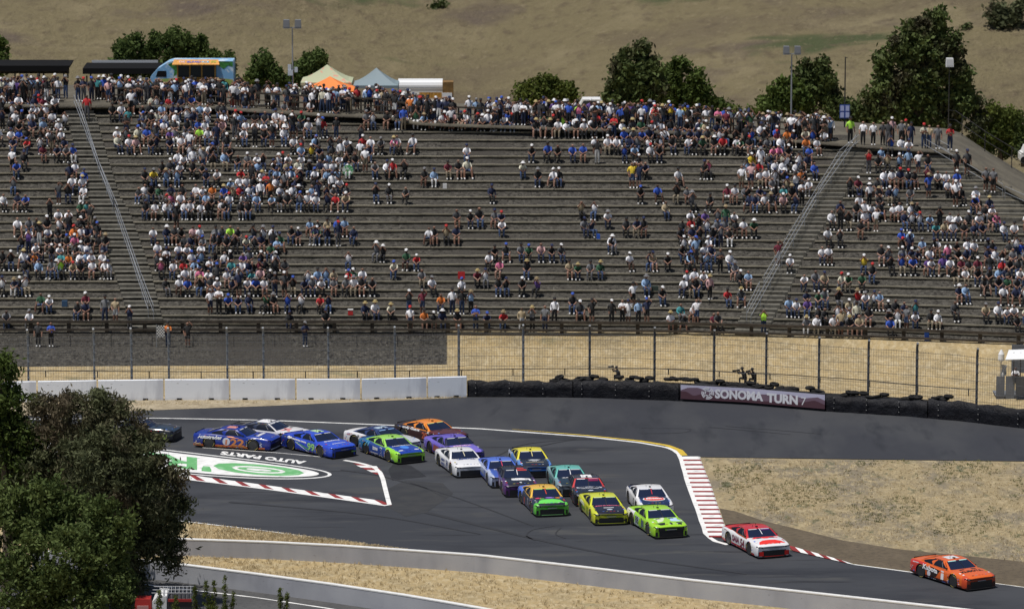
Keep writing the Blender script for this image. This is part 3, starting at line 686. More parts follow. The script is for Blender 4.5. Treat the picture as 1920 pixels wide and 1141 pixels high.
# white trailer
Y = 342; g = atY(788, 210, Y); s = Y/F; root = empty('catering_trailer', tuple(g)); zt = atY(788, 152, Y)[2]-g[2]; w = 84*s
M_tw = plain("trailer_white", (.80, .81, .82), .35)
mb = MB(); prof = [(0, .45), (0, zt-.35), (.10, zt-.12), (.35, zt), (1.8, zt), (2.1, zt-.2), (2.2, .45)]; n = len(prof)
mb.add([(-w/2, y, z) for y, z in prof]+[(w/2, y, z) for y, z in prof], [tuple(range(n)), tuple(range(n, 2*n))]+[(i, (i+1) % n, n+(i+1) % n, n+i) for i in range(n)]); mb.build('body', M_tw, root, world=False)
mb = MB(); mb.add([(-w*.02, -.02, 1.1), (w*.48, -.02, 1.1), (w*.48, -.02, 1.55), (-w*.02, -.02, 1.55)], [(0, 1, 2, 3)]); mb.build('hatch', M_bam, root, world=False)
mb = MB(); mb.box((0, -.03, zt-.55), (w, .03, .04)); mb.build('trim', M_iron, root, world=False)
for x in (-.5, .5): mb = MB(); mb.lathe((x, .0, .33), [(.33, -.1), (.33, .1)], 14, 'y'); mb.build('wheel', M_tyre, root, world=False)
tag(root, 'rounded white catering trailer with an open hatch right of grey tent', 'trailer')
Y = 341; g = atY(840, 212, Y); root = empty('shed', tuple(g)); zt = atY(840, 154, Y)[2]-g[2]
mb = MB(); mb.box((0, .6, zt/2), (20*s, 1.4, zt)); mb.build('wall', plain("brown_panel", (.20, .11, .03), .7, var=.3), root, world=False)
mb = MB(); mb.box((-.05, -.13, .9), (18*s, .05, 1.4)); mb.build('door', M_tw, root, world=False)
tag(root, 'small brown panelled shed with a white door beside the white trailer', 'shed')
# lamp posts
def flood(px, ytop, ybase, Y, label, heads, mat=M_galv, hm=None, r=.07):
    g = atY(px, ybase, Y); zt = atY(px, ytop, Y)[2]-g[2]; root = empty('floodlight_pole', tuple(g))
    mb = MB(); mb.tube([(0, 0, 0), (0, 0, zt)], [r, r*.7], 8); mb.build('pole', mat, root, world=False)
    for dx, w, d, h in heads:
        mb = MB(); x = dx
        mb.add([(x-w/2, -d/2, zt-.05), (x+w/2, -d/2, zt-.05), (x+w/2*.9, d/2, zt+.1), (x-w/2*.9, d/2, zt+.1), (x-w/2*.9, -d/2*.8, zt+h), (x+w/2*.9, -d/2*.8, zt+h), (x+w/2*.8, d/2, zt+h), (x-w/2*.8, d/2, zt+h)],
               [(0, 1, 2, 3), (4, 5, 6, 7), (0, 1, 5, 4), (1, 2, 6, 5), (2, 3, 7, 6), (3, 0, 4, 7)]); hd = mb.build('lamp_head', hm, root, world=False)
        mb = MB(); mb.add([(x-w*.4, -d/2-.01, zt+.04), (x+w*.4, -d/2-.01, zt+.04), (x+w*.36, -d/2*.85-.01, zt+h*.85), (x-w*.36, -d/2*.85-.01, zt+h*.85)], [(0, 1, 2, 3)]); mb.build('glass', M_head if mat is M_galv else M_pale, hd, world=False)
    mb = MB(); mb.box((0, 0, zt), (max(.2, 2*abs(heads[0][0])), .07, .07)); mb.build('crossarm', mat, root, world=False)
    tag(root, label, 'light pole'); return root
M_head = plain("lamp_housing", (.17, .18, .20), .5)
flood(549.5, 52, 232, 333, 'grey floodlight pole with two boxy heads behind the left crowd', [(-.44, .52, .55, .6), (.44, .52, .55, .6)], hm=M_head)
flood(1483, 101, 262, 333, 'grey floodlight pole with two boxy heads at right centre', [(-.43, .50, .55, .58), (.43, .50, .55, .58)], hm=M_head)
flood(1778, 124, 262, 338, 'dark pole with one white square lamp in front of the big tree', [(0, .62, .5, .62)], mat=M_iron, hm=M_tw, r=.05)
g = atY(1583, 276, 333); root = empty('banner_pole', tuple(g)); zt = atY(1583, 107, 333)[2]-g[2]
mb = MB(); mb.tube([(0, 0, 0), (0, 0, zt)], [.07, .045], 7); mb.build('pole', M_iron, root, world=False)
mb = MB(); mb.box((.08, 0, zt-.05), (.2, .05, .05)); mb.build('bracket', M_iron, root, world=False)
M_bblue = plain("banner_blue", (.03, .07, .30), .6); M_bpale = plain("banner_pale", (.42, .46, .72), .6); zb = atY(1583, 222, 333)[2]-g[2]; zu = atY(1583, 196, 333)[2]-g[2]
mb = MB(); mb.box((0, -.09, (zb+zu)/2), (.78, .03, zu-zb)); bn = mb.build('banner', M_bblue, root, world=False)
mb = MB()
for x in (-.20, .20):
    for q in (.26, .74): mb.box((x, -.12, zb+(zu-zb)*q), (.28, .02, (zu-zb)*.38))
mb.build('panel', M_bpale, bn, world=False); tag(root, 'dark thin pole with a blue four-panel banner left of the big tree', 'pole')
# round sign boards on the left light pole
mbx = atY(545, 131, 333); sg = empty('sign_board', tuple(mbx)); mb = MB(); mb.box((-.08, -.1, .02), (.26, .04, .80)); mb.box((-.02, -.12, -.22), (.38, .04, .42)); mb.box((.42, -.1, .02), (.24, .04, .4)); mb.build('board', plain('sign_pale', (.6, .65, .72), .5), sg, world=False)
mb = MB(); mb.box((.2, -.03, 0), (.7, .04, .05)); mb.build('bracket', M_galv, sg, world=False); tag(sg, 'pale blue and white notice boards fixed to the left floodlight pole', 'sign')
# parked white vehicles beyond
def van(px, ybase, Y, label, w=2.1, h=1.5):
    g = atY(px, ybase, Y); root = empty('parked_car', tuple(g)); L = w
    prof = [(-L/2, .3), (-L/2, .8), (-L*.36, .95), (-L*.25, h), (L*.28, h), (L*.42, .95), (L/2, .85), (L/2, .3)]; n = len(prof); mb = MB()
    mb.add([(x, 0, z) for x, z in prof]+[(x, 1.8, z) for x, z in prof], [tuple(range(n)), tuple(range(n, 2*n))]+[(i, (i+1) % n, n+(i+1) % n, n+i) for i in range(n)]); mb.build('body', M_tw, root, world=False)
    mb = MB(); mb.add([(-L*.31, -.01, .98), (L*.36, -.01, .98), (L*.25, -.01, h-.1), (-L*.22, -.01, h-.1)], [(0, 1, 2, 3)]); mb.build('window', M_cafe, root, world=False)
    for x in (-L*.3, L*.3): mb = MB(); mb.lathe((x, .0, .32), [(.32, -.05), (.32, .15)], 12, 'y'); mb.build('wheel', M_tyre, root, world=False)
    tag(root, label, 'car')
van(1108, 222, 342, 'white parked car roof showing behind the top centre crowd', 2.6, 1.5)
van(1932, 308, 345, 'white vehicle corner just showing at the right photo edge', 1.6, 1.4)

# ================================================================ marshal post at the right edge
M_gp = layered("grey_plywood", (.15, .16, .18), [((.19, .20, .22), .8, 4, .45, .6, None)], rough=.7)
gx = at(1905, 757); Yh = gx[1]+.2; s = Yh/F
root = empty('marshal_post', (gx[0], Yh, 0)); lx = lambda px: (px-1905)*s
zt = atY(1905, 705, Yh)[2]
for x0, x1, nm in ((1867, 1884, 'side_panel'), (1885, 1903, 'front_panel'), (1904, 1960, 'front_panel')):
    mb = MB(); mb.box(((lx(x0)+lx(x1))/2, .0 if nm != 'side_panel' else .05, zt/2), (lx(x1)-lx(x0)-.03, .06, zt)); mb.build(nm, M_gp, root, world=False)
mb = MB(); mb.box(((lx(1867)+lx(1960))/2, 1.0, .5), (lx(1960)-lx(1867), 2, .08)); mb.build('floor', M_gp, root, world=False)
mb = MB(); mb.box(((lx(1901)+lx(1960))/2, 1.6, zt+.9), (lx(1960)-lx(1901), .06, 1.9)); mb.build('back_panel', M_gp, root, world=False)
for px in (1901, 1914): mb = MB(); mb.box((lx(px), .3, zt+.75), (.06, .06, 1.6)); mb.build('post', M_iron, root, world=False)
zc = atY(1905, 663, Yh)[2]; mb = MB()
mb.add([(lx(1881), -.9, zc-.22), (lx(1960), -.9, zc-.16), (lx(1960), .9, zc+.2), (lx(1893), .9, zc+.12), (lx(1881), -.9, zc-.26), (lx(1960), -.9, zc-.2)], [(0, 1, 2, 3), (4, 5, 1, 0)]); mb.build('canopy', M_tw, root, world=False)
tag(root, 'grey panelled marshal post under a white canopy at the right edge', 'marshal post')
g = at(1876, 752); Yf = g[1]+.2; root = empty('flag', (g[0], Yf, 0)); zt = atY(1876, 655, Yf)[2]
mb = MB(); mb.tube([(0, 0, 0), (0, 0, zt)], .03, 6); mb.build('staff', M_galv, root, world=False)
mb = MB(); n = 8
rows = [[(.03+.42*u*(1-.25*v)+.05*math.sin(5*v+3*u), .06*math.sin(6*u+2*v), zt-1.0-.95*v*(1-.35*u)-.05*u) for u in np.linspace(0, 1, 6)] for v in np.linspace(0, 1, 8)]
mb.grid(rows); mb.build('cloth', layered("white_flag", (.62, .62, .6), [((.25, .25, .24), 3, 3, .58, .62, None)]), root, world=False)
mb = MB(); mb.lathe((.02, 0, zt-.75), [(.05, -.1), (.22, .05), (.20, .45), (.05, .75)], 10); mb.build('furled_flag', M_tw, root, world=False)
tag(root, 'white flag with dark pattern hanging on a staff beside the marshal post', 'flag')
# checkered banner by the lower rail
p0 = at(302, 650, 1.36); root = empty('checkered_banner', (p0[0], p0[1]-.12, 1.36)); mb = MB(); n = 6
for i in range(n):
    for j in range(8):
        x0_, z0_ = -.27+i*.09, .70+j*.105; mb.add([(x0_, -.05, z0_), (x0_+.09, -.05, z0_), (x0_+.09, -.05, z0_+.105), (x0_, -.05, z0_+.105)], [(0, 1, 2, 3)], (i+j) % 2)
mb.build('cloth', [M_white, M_cafe], root, world=False, fix=False)
mb = MB(); mb.box((-.3, 0, .8), (.04, .04, 1.6)); mb.build('pole', M_galv, root, world=False)
tag(root, 'black and white checkered banner by the foot of the left staircase', 'banner')
# ================================================================ trees
def leaf_mat(name, dark, light, dry=None, trans=.25):
    m, nt, b = new_mat(name); g = nt.nodes.new("ShaderNodeNewGeometry"); rp_ = g.outputs['Random Per Island']
    c = mix(nt, rp_, dark, light)
    f = noise(nt, coords(nt), .55, 3, .5, .4, .62); c = mix(nt, f, c, mix(nt, rp_, light, tuple(v*1.25 for v in light)))
    if dry: c = mix(nt, noise(nt, coords(nt), .35, 3, .5, .5, .62), c, dry)
    nt.links.new(c, b.inputs['Base Color']); b.inputs['Roughness'].default_value = .7; b.inputs['Specular IOR Level'].default_value = .12
    if trans:
        t = nt.nodes.new("ShaderNodeBsdfTranslucent"); nt.links.new(c, t.inputs[0]); ms = nt.nodes.new("ShaderNodeMixShader"); ms.inputs[0].default_value = trans
        nt.links.new(b.outputs[0], ms.inputs[1]); nt.links.new(t.outputs[0], ms.inputs[2]); nt.links.new(ms.outputs[0], nt.nodes['Material Output'].inputs[0])
    return m
M_bark = plain("bark", (.09, .07, .05), .9, var=.3)
DENSE = 2.2
def crown_np(blobs, n_per, leaf, clump, r_, droop=0.0, flat=1.0, aspect=2.0):
    """blobs: (centre, (rx, ry, rz)); leaves gather in clumps spread through each blob"""
    Vs = []
    for c, rad in blobs:
        rad = np.array(rad); vol = (rad[0]*rad[1]*rad[2])**(2/3)
        nc = max(8, int(vol/clump**2*6.5)); d = r_.normal(size=(nc, 3)); d /= np.linalg.norm(d, axis=1)[:, None]
        rr = r_.uniform(.35, 1.0, nc)**.6; cc = c + d*rad*rr[:, None]*np.array([1, 1, 1])
        cs = clump*r_.uniform(.5, 1.2, nc); n = max(6, int(n_per*DENSE))
        for q, s_ in zip(cc, cs):
            m_ = int(n*(s_/clump)**1.5)+3; e = r_.normal(size=(m_, 3))*s_*.42; e[:, 2] *= flat; e[:, 2] -= droop*np.abs(e[:, 2])
            Vs.append(q+e)
    P = np.vstack(Vs); N = len(P)
    a = r_.normal(size=(N, 3)); a[:, 2] -= droop*1.5; a /= np.linalg.norm(a, axis=1)[:, None]; b = r_.normal(size=(N, 3)); b[:, 2] *= .6; b = np.cross(a, b); b /= np.linalg.norm(b, axis=1)[:, None]
    L = leaf*r_.uniform(.6, 1.35, N)[:, None]; W = L/aspect
    V = np.stack([P-a*L, P+b*W, P+a*L, P-b*W], 1).reshape(-1, 3); Fc = np.arange(4*N).reshape(-1, 4)
    return V, Fc
def tree(name, label, base, blobs, mat, n_per=16, leaf=.25, clump=.7, seed=1, tr=.22, droop=0, aspect=1.8, cat='tree', group=None, limbs=True):
    r_ = np.random.default_rng(seed); base = np.array(base, float); root = empty(name, tuple(base))
    V, Fc = crown_np(blobs, n_per, leaf, clump, r_, droop, 1.0, aspect)
    link('crown', np_mesh('crown', V-base, Fc, [mat]), root)
    mb = MB(); cs = [np.array(b[0]) for b in blobs]; top = max(cs, key=lambda q: q[2]); mid = base+(np.mean(cs, axis=0)-base)*.6
    mb.tube([base-np.array([0, 0, .3]), base+(mid-base)*.5+np.array([.1, 0, 0]), mid, top], [tr*1.25, tr, tr*.8, tr*.2], 7)
    for q in cs:
        st = base+(mid-base)*r_.uniform(.45, 1); mb.tube([st, (st+q)/2+np.array([0, 0, -.2]), q], [tr*.45, tr*.3, tr*.1], 5)
    mb.build('trunk', M_bark, root)
    tag(root, label, cat, group); return root
def pxblobs(lst, Y, ydepth=.8):
    out = []
    for t in lst:
        px, py, rx, ry = t[:4]; dy = t[4] if len(t) > 4 else 0; c = atY(px, py, Y+dy); s = Y/F; out.append((c, (rx*s, min(rx, ry)*s*ydepth if rx*s > 1 else rx*s, ry*s)))
    return out
G_euc = leaf_mat("eucalyptus_leaves", (.036, .048, .022), (.110, .122, .062), (.115, .095, .062), .22)
G_grn = leaf_mat("fresh_green_leaves", (.032, .056, .016), (.112, .148, .048), None, .25)
G_mid = leaf_mat("mid_green_leaves", (.028, .050, .012), (.085, .120, .030), None, .22)
G_dark = leaf_mat("dark_green_leaves", (.032, .050, .016), (.092, .122, .040), (.07, .065, .038), .15)
G_pop = leaf_mat("poplar_leaves", (.028, .055, .014), (.085, .12, .035), None, .25)
G_bush = leaf_mat("olive_bush_leaves", (.035, .055, .012), (.105, .13, .030), None, .25)

# foreground eucalyptus (brownish crown)
Y = 226
tree('eucalyptus_tree', 'dark brownish eucalyptus with drooping foliage in the left foreground', (*at(262, 1128)[:2], 0),
     pxblobs([(140, 790, 85, 62), (225, 800, 55, 48), (85, 850, 90, 70, 3), (190, 870, 95, 75, -2), (270, 855, 60, 55), (305, 905, 45, 45), (250, 940, 80, 60, -1), (320, 955, 33, 45), (180, 960, 80, 60), (290, 1005, 48, 42), (240, 1030, 42, 40), (312, 1040, 22, 32), (325, 1015, 24, 30), (60, 920, 90, 80, 4), (262, 1075, 18, 34), (160, 752, 50, 26), (95, 765, 45, 30), (215, 765, 35, 26), (160, 840, 100, 60, 3), (230, 890, 90, 60, 3), (120, 900, 110, 70, 5), (215, 985, 90, 50, 3), (285, 945, 50, 45, 2), (250, 1010, 60, 35, 1), (180, 1010, 60, 45, 2)], Y),
     G_euc, n_per=58, leaf=.135, clump=.62, seed=11, tr=.26, droop=.5, aspect=3.2)
tree('leafy_tree', 'yellow-green tree at the left edge rising above the brown eucalyptus', (*at(10, 1120)[:2], 0),
     pxblobs([(-5, 720, 42, 62), (15, 760, 45, 50), (-20, 800, 60, 60), (30, 815, 50, 45), (0, 690, 24, 30), (40, 860, 45, 50)], 229),
     G_mid, n_per=44, leaf=.14, clump=.6, seed=12, tr=.24, droop=.25, aspect=2.4)
tree('leafy_tree', 'bushy bright green tree filling the bottom left corner', (*at(70, 1240)[:2], 0),
     pxblobs([(60, 960, 75, 55), (150, 975, 70, 55), (15, 1010, 80, 80), (205, 1000, 50, 60), (110, 1050, 95, 70, -2), (200, 1070, 52, 55), (30, 1110, 90, 70, -2), (160, 1125, 80, 60, -2), (225, 1115, 30, 40), (75, 925, 45, 32), (-10, 940, 40, 40)], 214),
     G_grn, n_per=44, leaf=.13, clump=.58, seed=13, tr=.2, droop=0, aspect=2.2)
# tall weeds at the bottom
for i, (px, yt, yb, lab_) in enumerate([(366, 1100, 1165, 'tall thin green weed, leftmost of the clump by the road'), (388, 1092, 1168, 'broad green weed between two thin ones by the road'), (402, 1088, 1165, 'tall pointed weed standing third along the road edge'),
                              (423, 1082, 1168, 'tallest spiky weed standing against the grey wall foot'), (438, 1112, 1170, 'short weed right of the tallest spiky weed'), (525, 1104, 1165, 'slim weed left of its twin at the wall foot'), (539, 1112, 1168, 'slim weed right of its twin at the wall foot'), (300, 1108, 1170, 'bushy weed in front of the white cab'), (330, 1118, 1172, 'low weed in front of the black truck bed')]):
    Yw = 212; b = atY(px, yb, Yw); t_ = atY(px, yt, Yw); h = t_[2]-b[2]; wd = .20 if px not in (388, 300, 330) else .38
    bl = [(b+np.array([rng.normal(0, .10*(1.1-q)), rng.normal(0, .1), h*q]), (wd*(1.15-q)*rng.uniform(.5, 1.3), wd*(1.1-q), h*rng.uniform(.05, .11))) for q in (.1, .18, .3, .38, .47, .6, .7, .84, .96)]
    root = empty('weed', tuple(b)); V, Fc = crown_np(bl, 5, .045, .12, np.random.default_rng(40+i)); link('leaves', np_mesh('leaves', V-b, Fc, [G_bush]), root)
    mb = MB(); mb.tube([b, t_], [.02, .006], 5); mb.build('stem', M_bark, root); tag(root, lab_, 'weed', 'tall weeds by the service road')

# trees on and behind the knoll
def far(label, px, Y, blobs, mat, ybase=215, n_per=16, leaf=.22, clump=.7, seed=1, name='leafy_tree', **k):
    tree(name, label, atY(px, ybase, Y), pxblobs(blobs, Y), mat, n_per, leaf, clump, seed, **k)
pl = [(228, 106, 18, 22, 'slender poplar, leftmost of the row left of the food truck'), (252, 100, 15, 28, 'pointed poplar, second in the row above the dark shade roof'), (287, 98, 17, 28, 'round-topped poplar, third in the row left of the food truck'), (322, 92, 20, 30, 'tallest poplar, rising above the food truck cab'), (348, 96, 17, 26, 'poplar right of the tallest one, above the truck sign'), (373, 98, 16, 26, 'poplar above the right half of the orange truck sign'), (400, 112, 12, 12, 'low poplar tip right above the food truck rear'), (430, 128, 10, 22, 'small slim tree just right of the food truck')]
for i, (px, py, rx, ry, lb) in enumerate(pl):
    far(lb, px, 350+i % 3*1.5, [(px, py, rx, ry), (px-rx*.3, py+ry*.8, rx*1.1, ry), (px+2, py-ry*.7, rx*.55, ry*.55)], G_pop, 205, 41, 0.159, .5, 60+i, 'poplar_tree', tr=.12, group='poplars behind the food truck')
far('rounded green tree between the food truck and the left floodlight pole', 495, 346, [(495, 120, 22, 24), (482, 138, 16, 20), (508, 142, 18, 20), (498, 150, 25, 16)], G_pop, 205, 45, 0.159, .5, 71, tr=.13)
far('bushy green tree right behind the left floodlight pole', 580, 346, [(585, 120, 16, 20), (600, 112, 12, 15), (568, 135, 20, 20), (592, 138, 20, 18), (555, 150, 16, 14)], G_pop, 205, 45, 0.159, .5, 72, tr=.13)
far('low shrubby tree just right of the rounded green tree', 524, 346, [(524, 138, 10, 16), (520, 152, 14, 14), (536, 154, 12, 12)], G_pop, 205, 38, 0.140, .4, 73, tr=.08)
far('small low bush beside the food truck rear end', 456, 345, [(458, 158, 14, 10), (448, 164, 12, 9)], G_bush, 190, 38, 0.131, .4, 74, tr=.06, name='bush', cat='bush')
far('dark tree tip cut by the left photo edge', -6, 352, [(-6, 96, 18, 26), (-8, 115, 20, 22)], G_mid, 205, 41, 0.187, .6, 75)
far('broad yellow-green bush above the centre crowd', 1028, 350, [(1020, 158, 32, 17), (1045, 165, 38, 18), (990, 172, 30, 16), (1070, 178, 25, 12), (1010, 183, 45, 14)], G_bush, 215, 41, 0.168, .55, 76, name='bush', cat='bush')
far('tall dark green tree, left one of the pair above the centre crowd', 1190, 350, [(1192, 118, 36, 28), (1172, 140, 32, 30), (1210, 140, 34, 30), (1160, 172, 30, 26), (1200, 172, 42, 28), (1228, 165, 20, 25), (1185, 195, 50, 18), (1205, 98, 16, 12)], G_dark, 235, 38, 0.206, .65, 77)
far('lower olive-green tree right of the tall dark one', 1285, 353, [(1268, 132, 28, 18), (1290, 150, 32, 22), (1258, 158, 24, 26), (1310, 172, 28, 20), (1275, 180, 42, 24), (1330, 192, 22, 14), (1350, 206, 20, 10)], G_mid, 240, 38, 0.206, .65, 78)
far('round-headed tree left of the banner pole', 1525, 350, [(1528, 130, 28, 20), (1510, 145, 22, 18), (1542, 152, 22, 22), (1520, 170, 38, 24), (1545, 185, 30, 22)], G_dark, 250, 38, 0.206, .62, 79)
far('broad spreading tree behind the right floodlight pole', 1462, 347, [(1480, 165, 28, 18), (1455, 178, 26, 18), (1490, 185, 38, 20), (1445, 195, 22, 14), (1475, 205, 45, 18)], G_mid, 250, 38, 0.206, .62, 80)
far('low dark green thicket left of the big cypress-like tree', 1590, 349, [(1575, 205, 24, 18), (1600, 205, 22, 16), (1585, 222, 40, 16), (1615, 215, 22, 22), (1560, 195, 15, 12)], G_dark, 262, 34, 0.187, .6, 81, name='thicket', cat='bush')
far('huge dark evergreen tree with ragged top at upper right', 1725, 348, [(1745, 48, 30, 26), (1722, 66, 34, 26), (1765, 70, 22, 30), (1700, 98, 36, 34), (1740, 105, 44, 42), (1672, 130, 26, 30), (1770, 120, 26, 40), (1710, 150, 52, 42), (1760, 165, 46, 42), (1660, 175, 38, 36), (1800, 150, 24, 34), (1680, 205, 56, 32), (1740, 215, 60, 34), (1796, 205, 26, 42), (1640, 205, 20, 26), (1758, 30, 16, 12), (1735, 245, 62, 20), (1690, 75, 24, 22), (1655, 110, 16, 18), (1790, 95, 16, 26), (1805, 185, 20, 30), (1735, 80, 36, 28), (1640, 240, 30, 22)], G_dark, 275, 34, 0.215, .72, 82, 'evergreen_tree', tr=.4)
far('grey-brown twiggy bush right of the huge evergreen', 1830, 348, [(1830, 200, 14, 20), (1835, 225, 20, 22), (1828, 248, 22, 18)], G_euc, 275, 26, 0.150, .5, 83, name='bush', cat='bush')
far('wide green bush with a bright top behind the bank at far right', 1875, 348, [(1868, 215, 24, 20), (1890, 225, 26, 22), (1860, 245, 26, 26), (1895, 255, 26, 26), (1845, 262, 20, 20)], G_bush, 295, 41, 0.168, .55, 84, name='bush', cat='bush')
far('dark bush cut by the right photo edge', 1920, 348, [(1915, 240, 16, 30), (1925, 265, 22, 28), (1905, 280, 20, 20), (1880, 275, 26, 16)], G_dark, 305, 38, 0.168, .55, 85, name='bush', cat='bush')
far('tiny low scrub row between the spreading tree and the dark pair', 1395, 352, [(1395, 212, 16, 8), (1378, 216, 12, 6), (1412, 214, 10, 8)], G_bush, 230, 30, 0.140, .4, 86, name='bush', cat='bush')
# trees and scrub on the hill
def hill_at(px, py):
    d = ray(px, py); t = 480.
    while t < 1400 and CAM_H+d[2]*t/d[1] > hillz(d[0]*t/d[1], t): t += 1.5
    return t
hb = [(1862, 25, 16, 14), (1885, 20, 18, 16), (1905, 35, 18, 20), (1878, 42, 16, 14), (1915, 12, 14, 16), (1893, 55, 14, 8)]
far('loose grey-green oak group on the hill at the top right corner', 1885, hill_at(1885, 64), hb, G_euc, 64, 26, 0.328, 1.2, 87, name='oak_tree')
for i, (px, py, r0, lb) in enumerate([(827, 11, 6, 'lone dark shrub on the hill at top centre'), (817, 15, 3, 'tiny dark shrub left of the lone shrub on the hill'), (1814, 52, 3, 'small dark shrub on the hill right of the huge evergreen')]):
    far(lb, px, hill_at(px, py+5), [(px, py, r0*1.2, r0*.7)], G_dark, py+5, 14, .3, .8, 90+i, name='shrub', cat='shrub', tr=.08)

# ================================================================ service truck in the bottom left, seen over the weeds
M_tred = plain("red_metal", (.33, .022, .02), .5); M_silver = plain("silver_metal", (.45, .46, .48), .4, metal=.3)
g = at(330, 1168); root = empty('service_truck', (g[0], g[1], 0)); s = 1/36.
def lx(px): return (px-330)*s
zz = lambda py: atY(330, py, g[1])[2]
z_b = zz(1126); z_r = zz(1119)
mb = MB(); mb.box((lx(338), .8, .55+(z_b-.55)/2), (lx(360)-lx(314), 1.9, z_b-.55)); mb.build('bed', plain("black_metal", (.03, .03, .032), .45), root, world=False)
mb = MB(); mb.box((lx(338), -.17, z_b+.08), (lx(360)-lx(316), .06, .14)); mb.build('red_rail', M_tred, root, world=False)
mb = MB(); mb.add([(lx(286), 0, .5), (lx(313), 0, .5), (lx(313), 0, zz(1117)), (lx(297), 0, zz(1116)), (lx(286), 0, zz(1128)), (lx(286), 1.8, .5), (lx(313), 1.8, .5), (lx(313), 1.8, zz(1117)), (lx(297), 1.8, zz(1116)), (lx(286), 1.8, zz(1128))],
   [(0, 1, 2, 3, 4), (5, 6, 7, 8, 9), (0, 1, 6, 5), (1, 2, 7, 6), (2, 3, 8, 7), (3, 4, 9, 8), (4, 0, 5, 9)]); mb.build('cab', M_tw, root, world=False)
mb = MB()
for i in range(9): x = lx(300)+i*(lx(358)-lx(300))/8; mb.tube([(x, .05, z_b), (x, .05, zz(1111))], .018, 5); mb.tube([(x, 1.6, z_b), (x, 1.6, zz(1111))], .018, 5); mb.tube([(x, .05, zz(1111)), (x-.1, 1.6, zz(1111))], .02, 5)
for yy in (.05, .8, 1.6): mb.tube([(lx(285), yy, zz(1111)), (lx(360), yy, zz(1111))], .022, 5)
mb.build('ladder_rack', M_silver, root, world=False)
for px in (298, 348): mb = MB(); mb.lathe((lx(px), 0, .4), [(.4, -.1), (.4, .2)], 14, 'y'); mb.build('wheel', M_tyre, root, world=False)
tag(root, 'truck with white cab, black bed, red rail and silver ladder rack', 'truck')
g = at(268, 1160); root = empty('generator_cart', (g[0], g[1], 0)); mb = MB(); zt = atY(268, 1123, g[1])[2]
mb.box((0, .5, .35+(zt-.35)/2), (.9, 1.0, zt-.35), taper=.86); mb.build('housing', M_tred, root, world=False)
mb = MB(); mb.box((.0, -.03, zt*.55), (.6, .05, .3)); mb.build('grille', plain('pink_panel', (.5, .25, .24), .5), root, world=False)
for x in (-.3, .3): mb = MB(); mb.lathe((x, 0, .2), [(.2, -.08), (.2, .08)], 12, 'y'); mb.build('wheel', M_tyre, root, world=False)
tag(root, 'small red machine half hidden by leaves left of the white cab', 'machine')

# loose dry grass tufts where the verges meet walls and kerbs
def tufts(name, label, regions, mat, seed):
    r_ = np.random.default_rng(seed); P = []
    for fn, n, h in regions:
        for _ in range(n): P.append((*fn(r_), h*r_.uniform(.5, 1.4)))
    P = np.array(P); N = len(P)*5; B = np.repeat(P, 5, axis=0); B[:, :2] += r_.normal(size=(N, 2))*.05
    a = r_.uniform(0, 2*math.pi, N); w = .012+.012*r_.random(N); lean = r_.normal(size=(N, 2))*.5*B[:, 3:4]
    dx, dy = np.cos(a)*w, np.sin(a)*w; z0 = B[:, 2]-.02; z1 = B[:, 2]+B[:, 3]
    V = np.stack([np.c_[B[:, 0]-dx, B[:, 1]-dy, z0], np.c_[B[:, 0]+dx, B[:, 1]+dy, z0], np.c_[B[:, 0]+lean[:, 0]+dx*.4, B[:, 1]+lean[:, 1], z1], np.c_[B[:, 0]+lean[:, 0]-dx*.4, B[:, 1]+lean[:, 1], z1]], 1).reshape(-1, 3)
    o = link(name, np_mesh(name, V, np.arange(4*N).reshape(-1, 4), [mat])); tag(o, label, 'grass', kind='stuff')
G_dry = leaf_mat("dry_grass_blades", (.36, .29, .17), (.66, .55, .35), None, .2); G_weedy = leaf_mat("weedy_blades", (.07, .09, .035), (.20, .20, .09), None, .2)
def band(xs, ya, yb_, z=0.0):
    def f(r_):
        px = r_.uniform(xs[0], xs[-1]); return tuple(at(px, interp(px, xs, ya)+(interp(px, xs, yb_)-interp(px, xs, ya))*r_.random(), z))
    return f
tufts('dry_grass', 'dry yellow grass blades on the verges and the right infield', [
    (band([350, 640, 900, 1100, 1300, 1560], [1042, 1053, 1073, 1097, 1124, 1160], [1058, 1095, 1139, 1170, 1200, 1230]), 1400, .11),
    (band([355, 500, 640, 760], [980, 997, 1015, 1032], [1009, 1014, 1021, 1033]), 2200, .12),
    (band([1375, 1600, 1920], [862, 866, 870], [955, 1010, 1055], .02), 3800, .08),
    (band([-50, 875], [752, 745], [770, 745]), 500, .08)], G_dry, 5)
def clumpy(r_):
    for _ in range(40):
        px, py = r_.uniform(1320, 1920), r_.uniform(862, 1010)
        if math.sin(px*.021+1.3)*math.sin(py*.06+px*.01)+.35*math.sin(px*.09)*math.sin(py*.19) > .25-(1 if px < 1480 else 0)*.25 and px > interp(py, [855, 950, 1005], [1325, 1362, 1400]) and py < 950+(px-1360)*.17: break
    return tuple(at(px, py, .02))
tufts('green_weeds', 'low grey-green weeds scattered over the right infield', [(clumpy, 1500, .08)], G_weedy, 6)
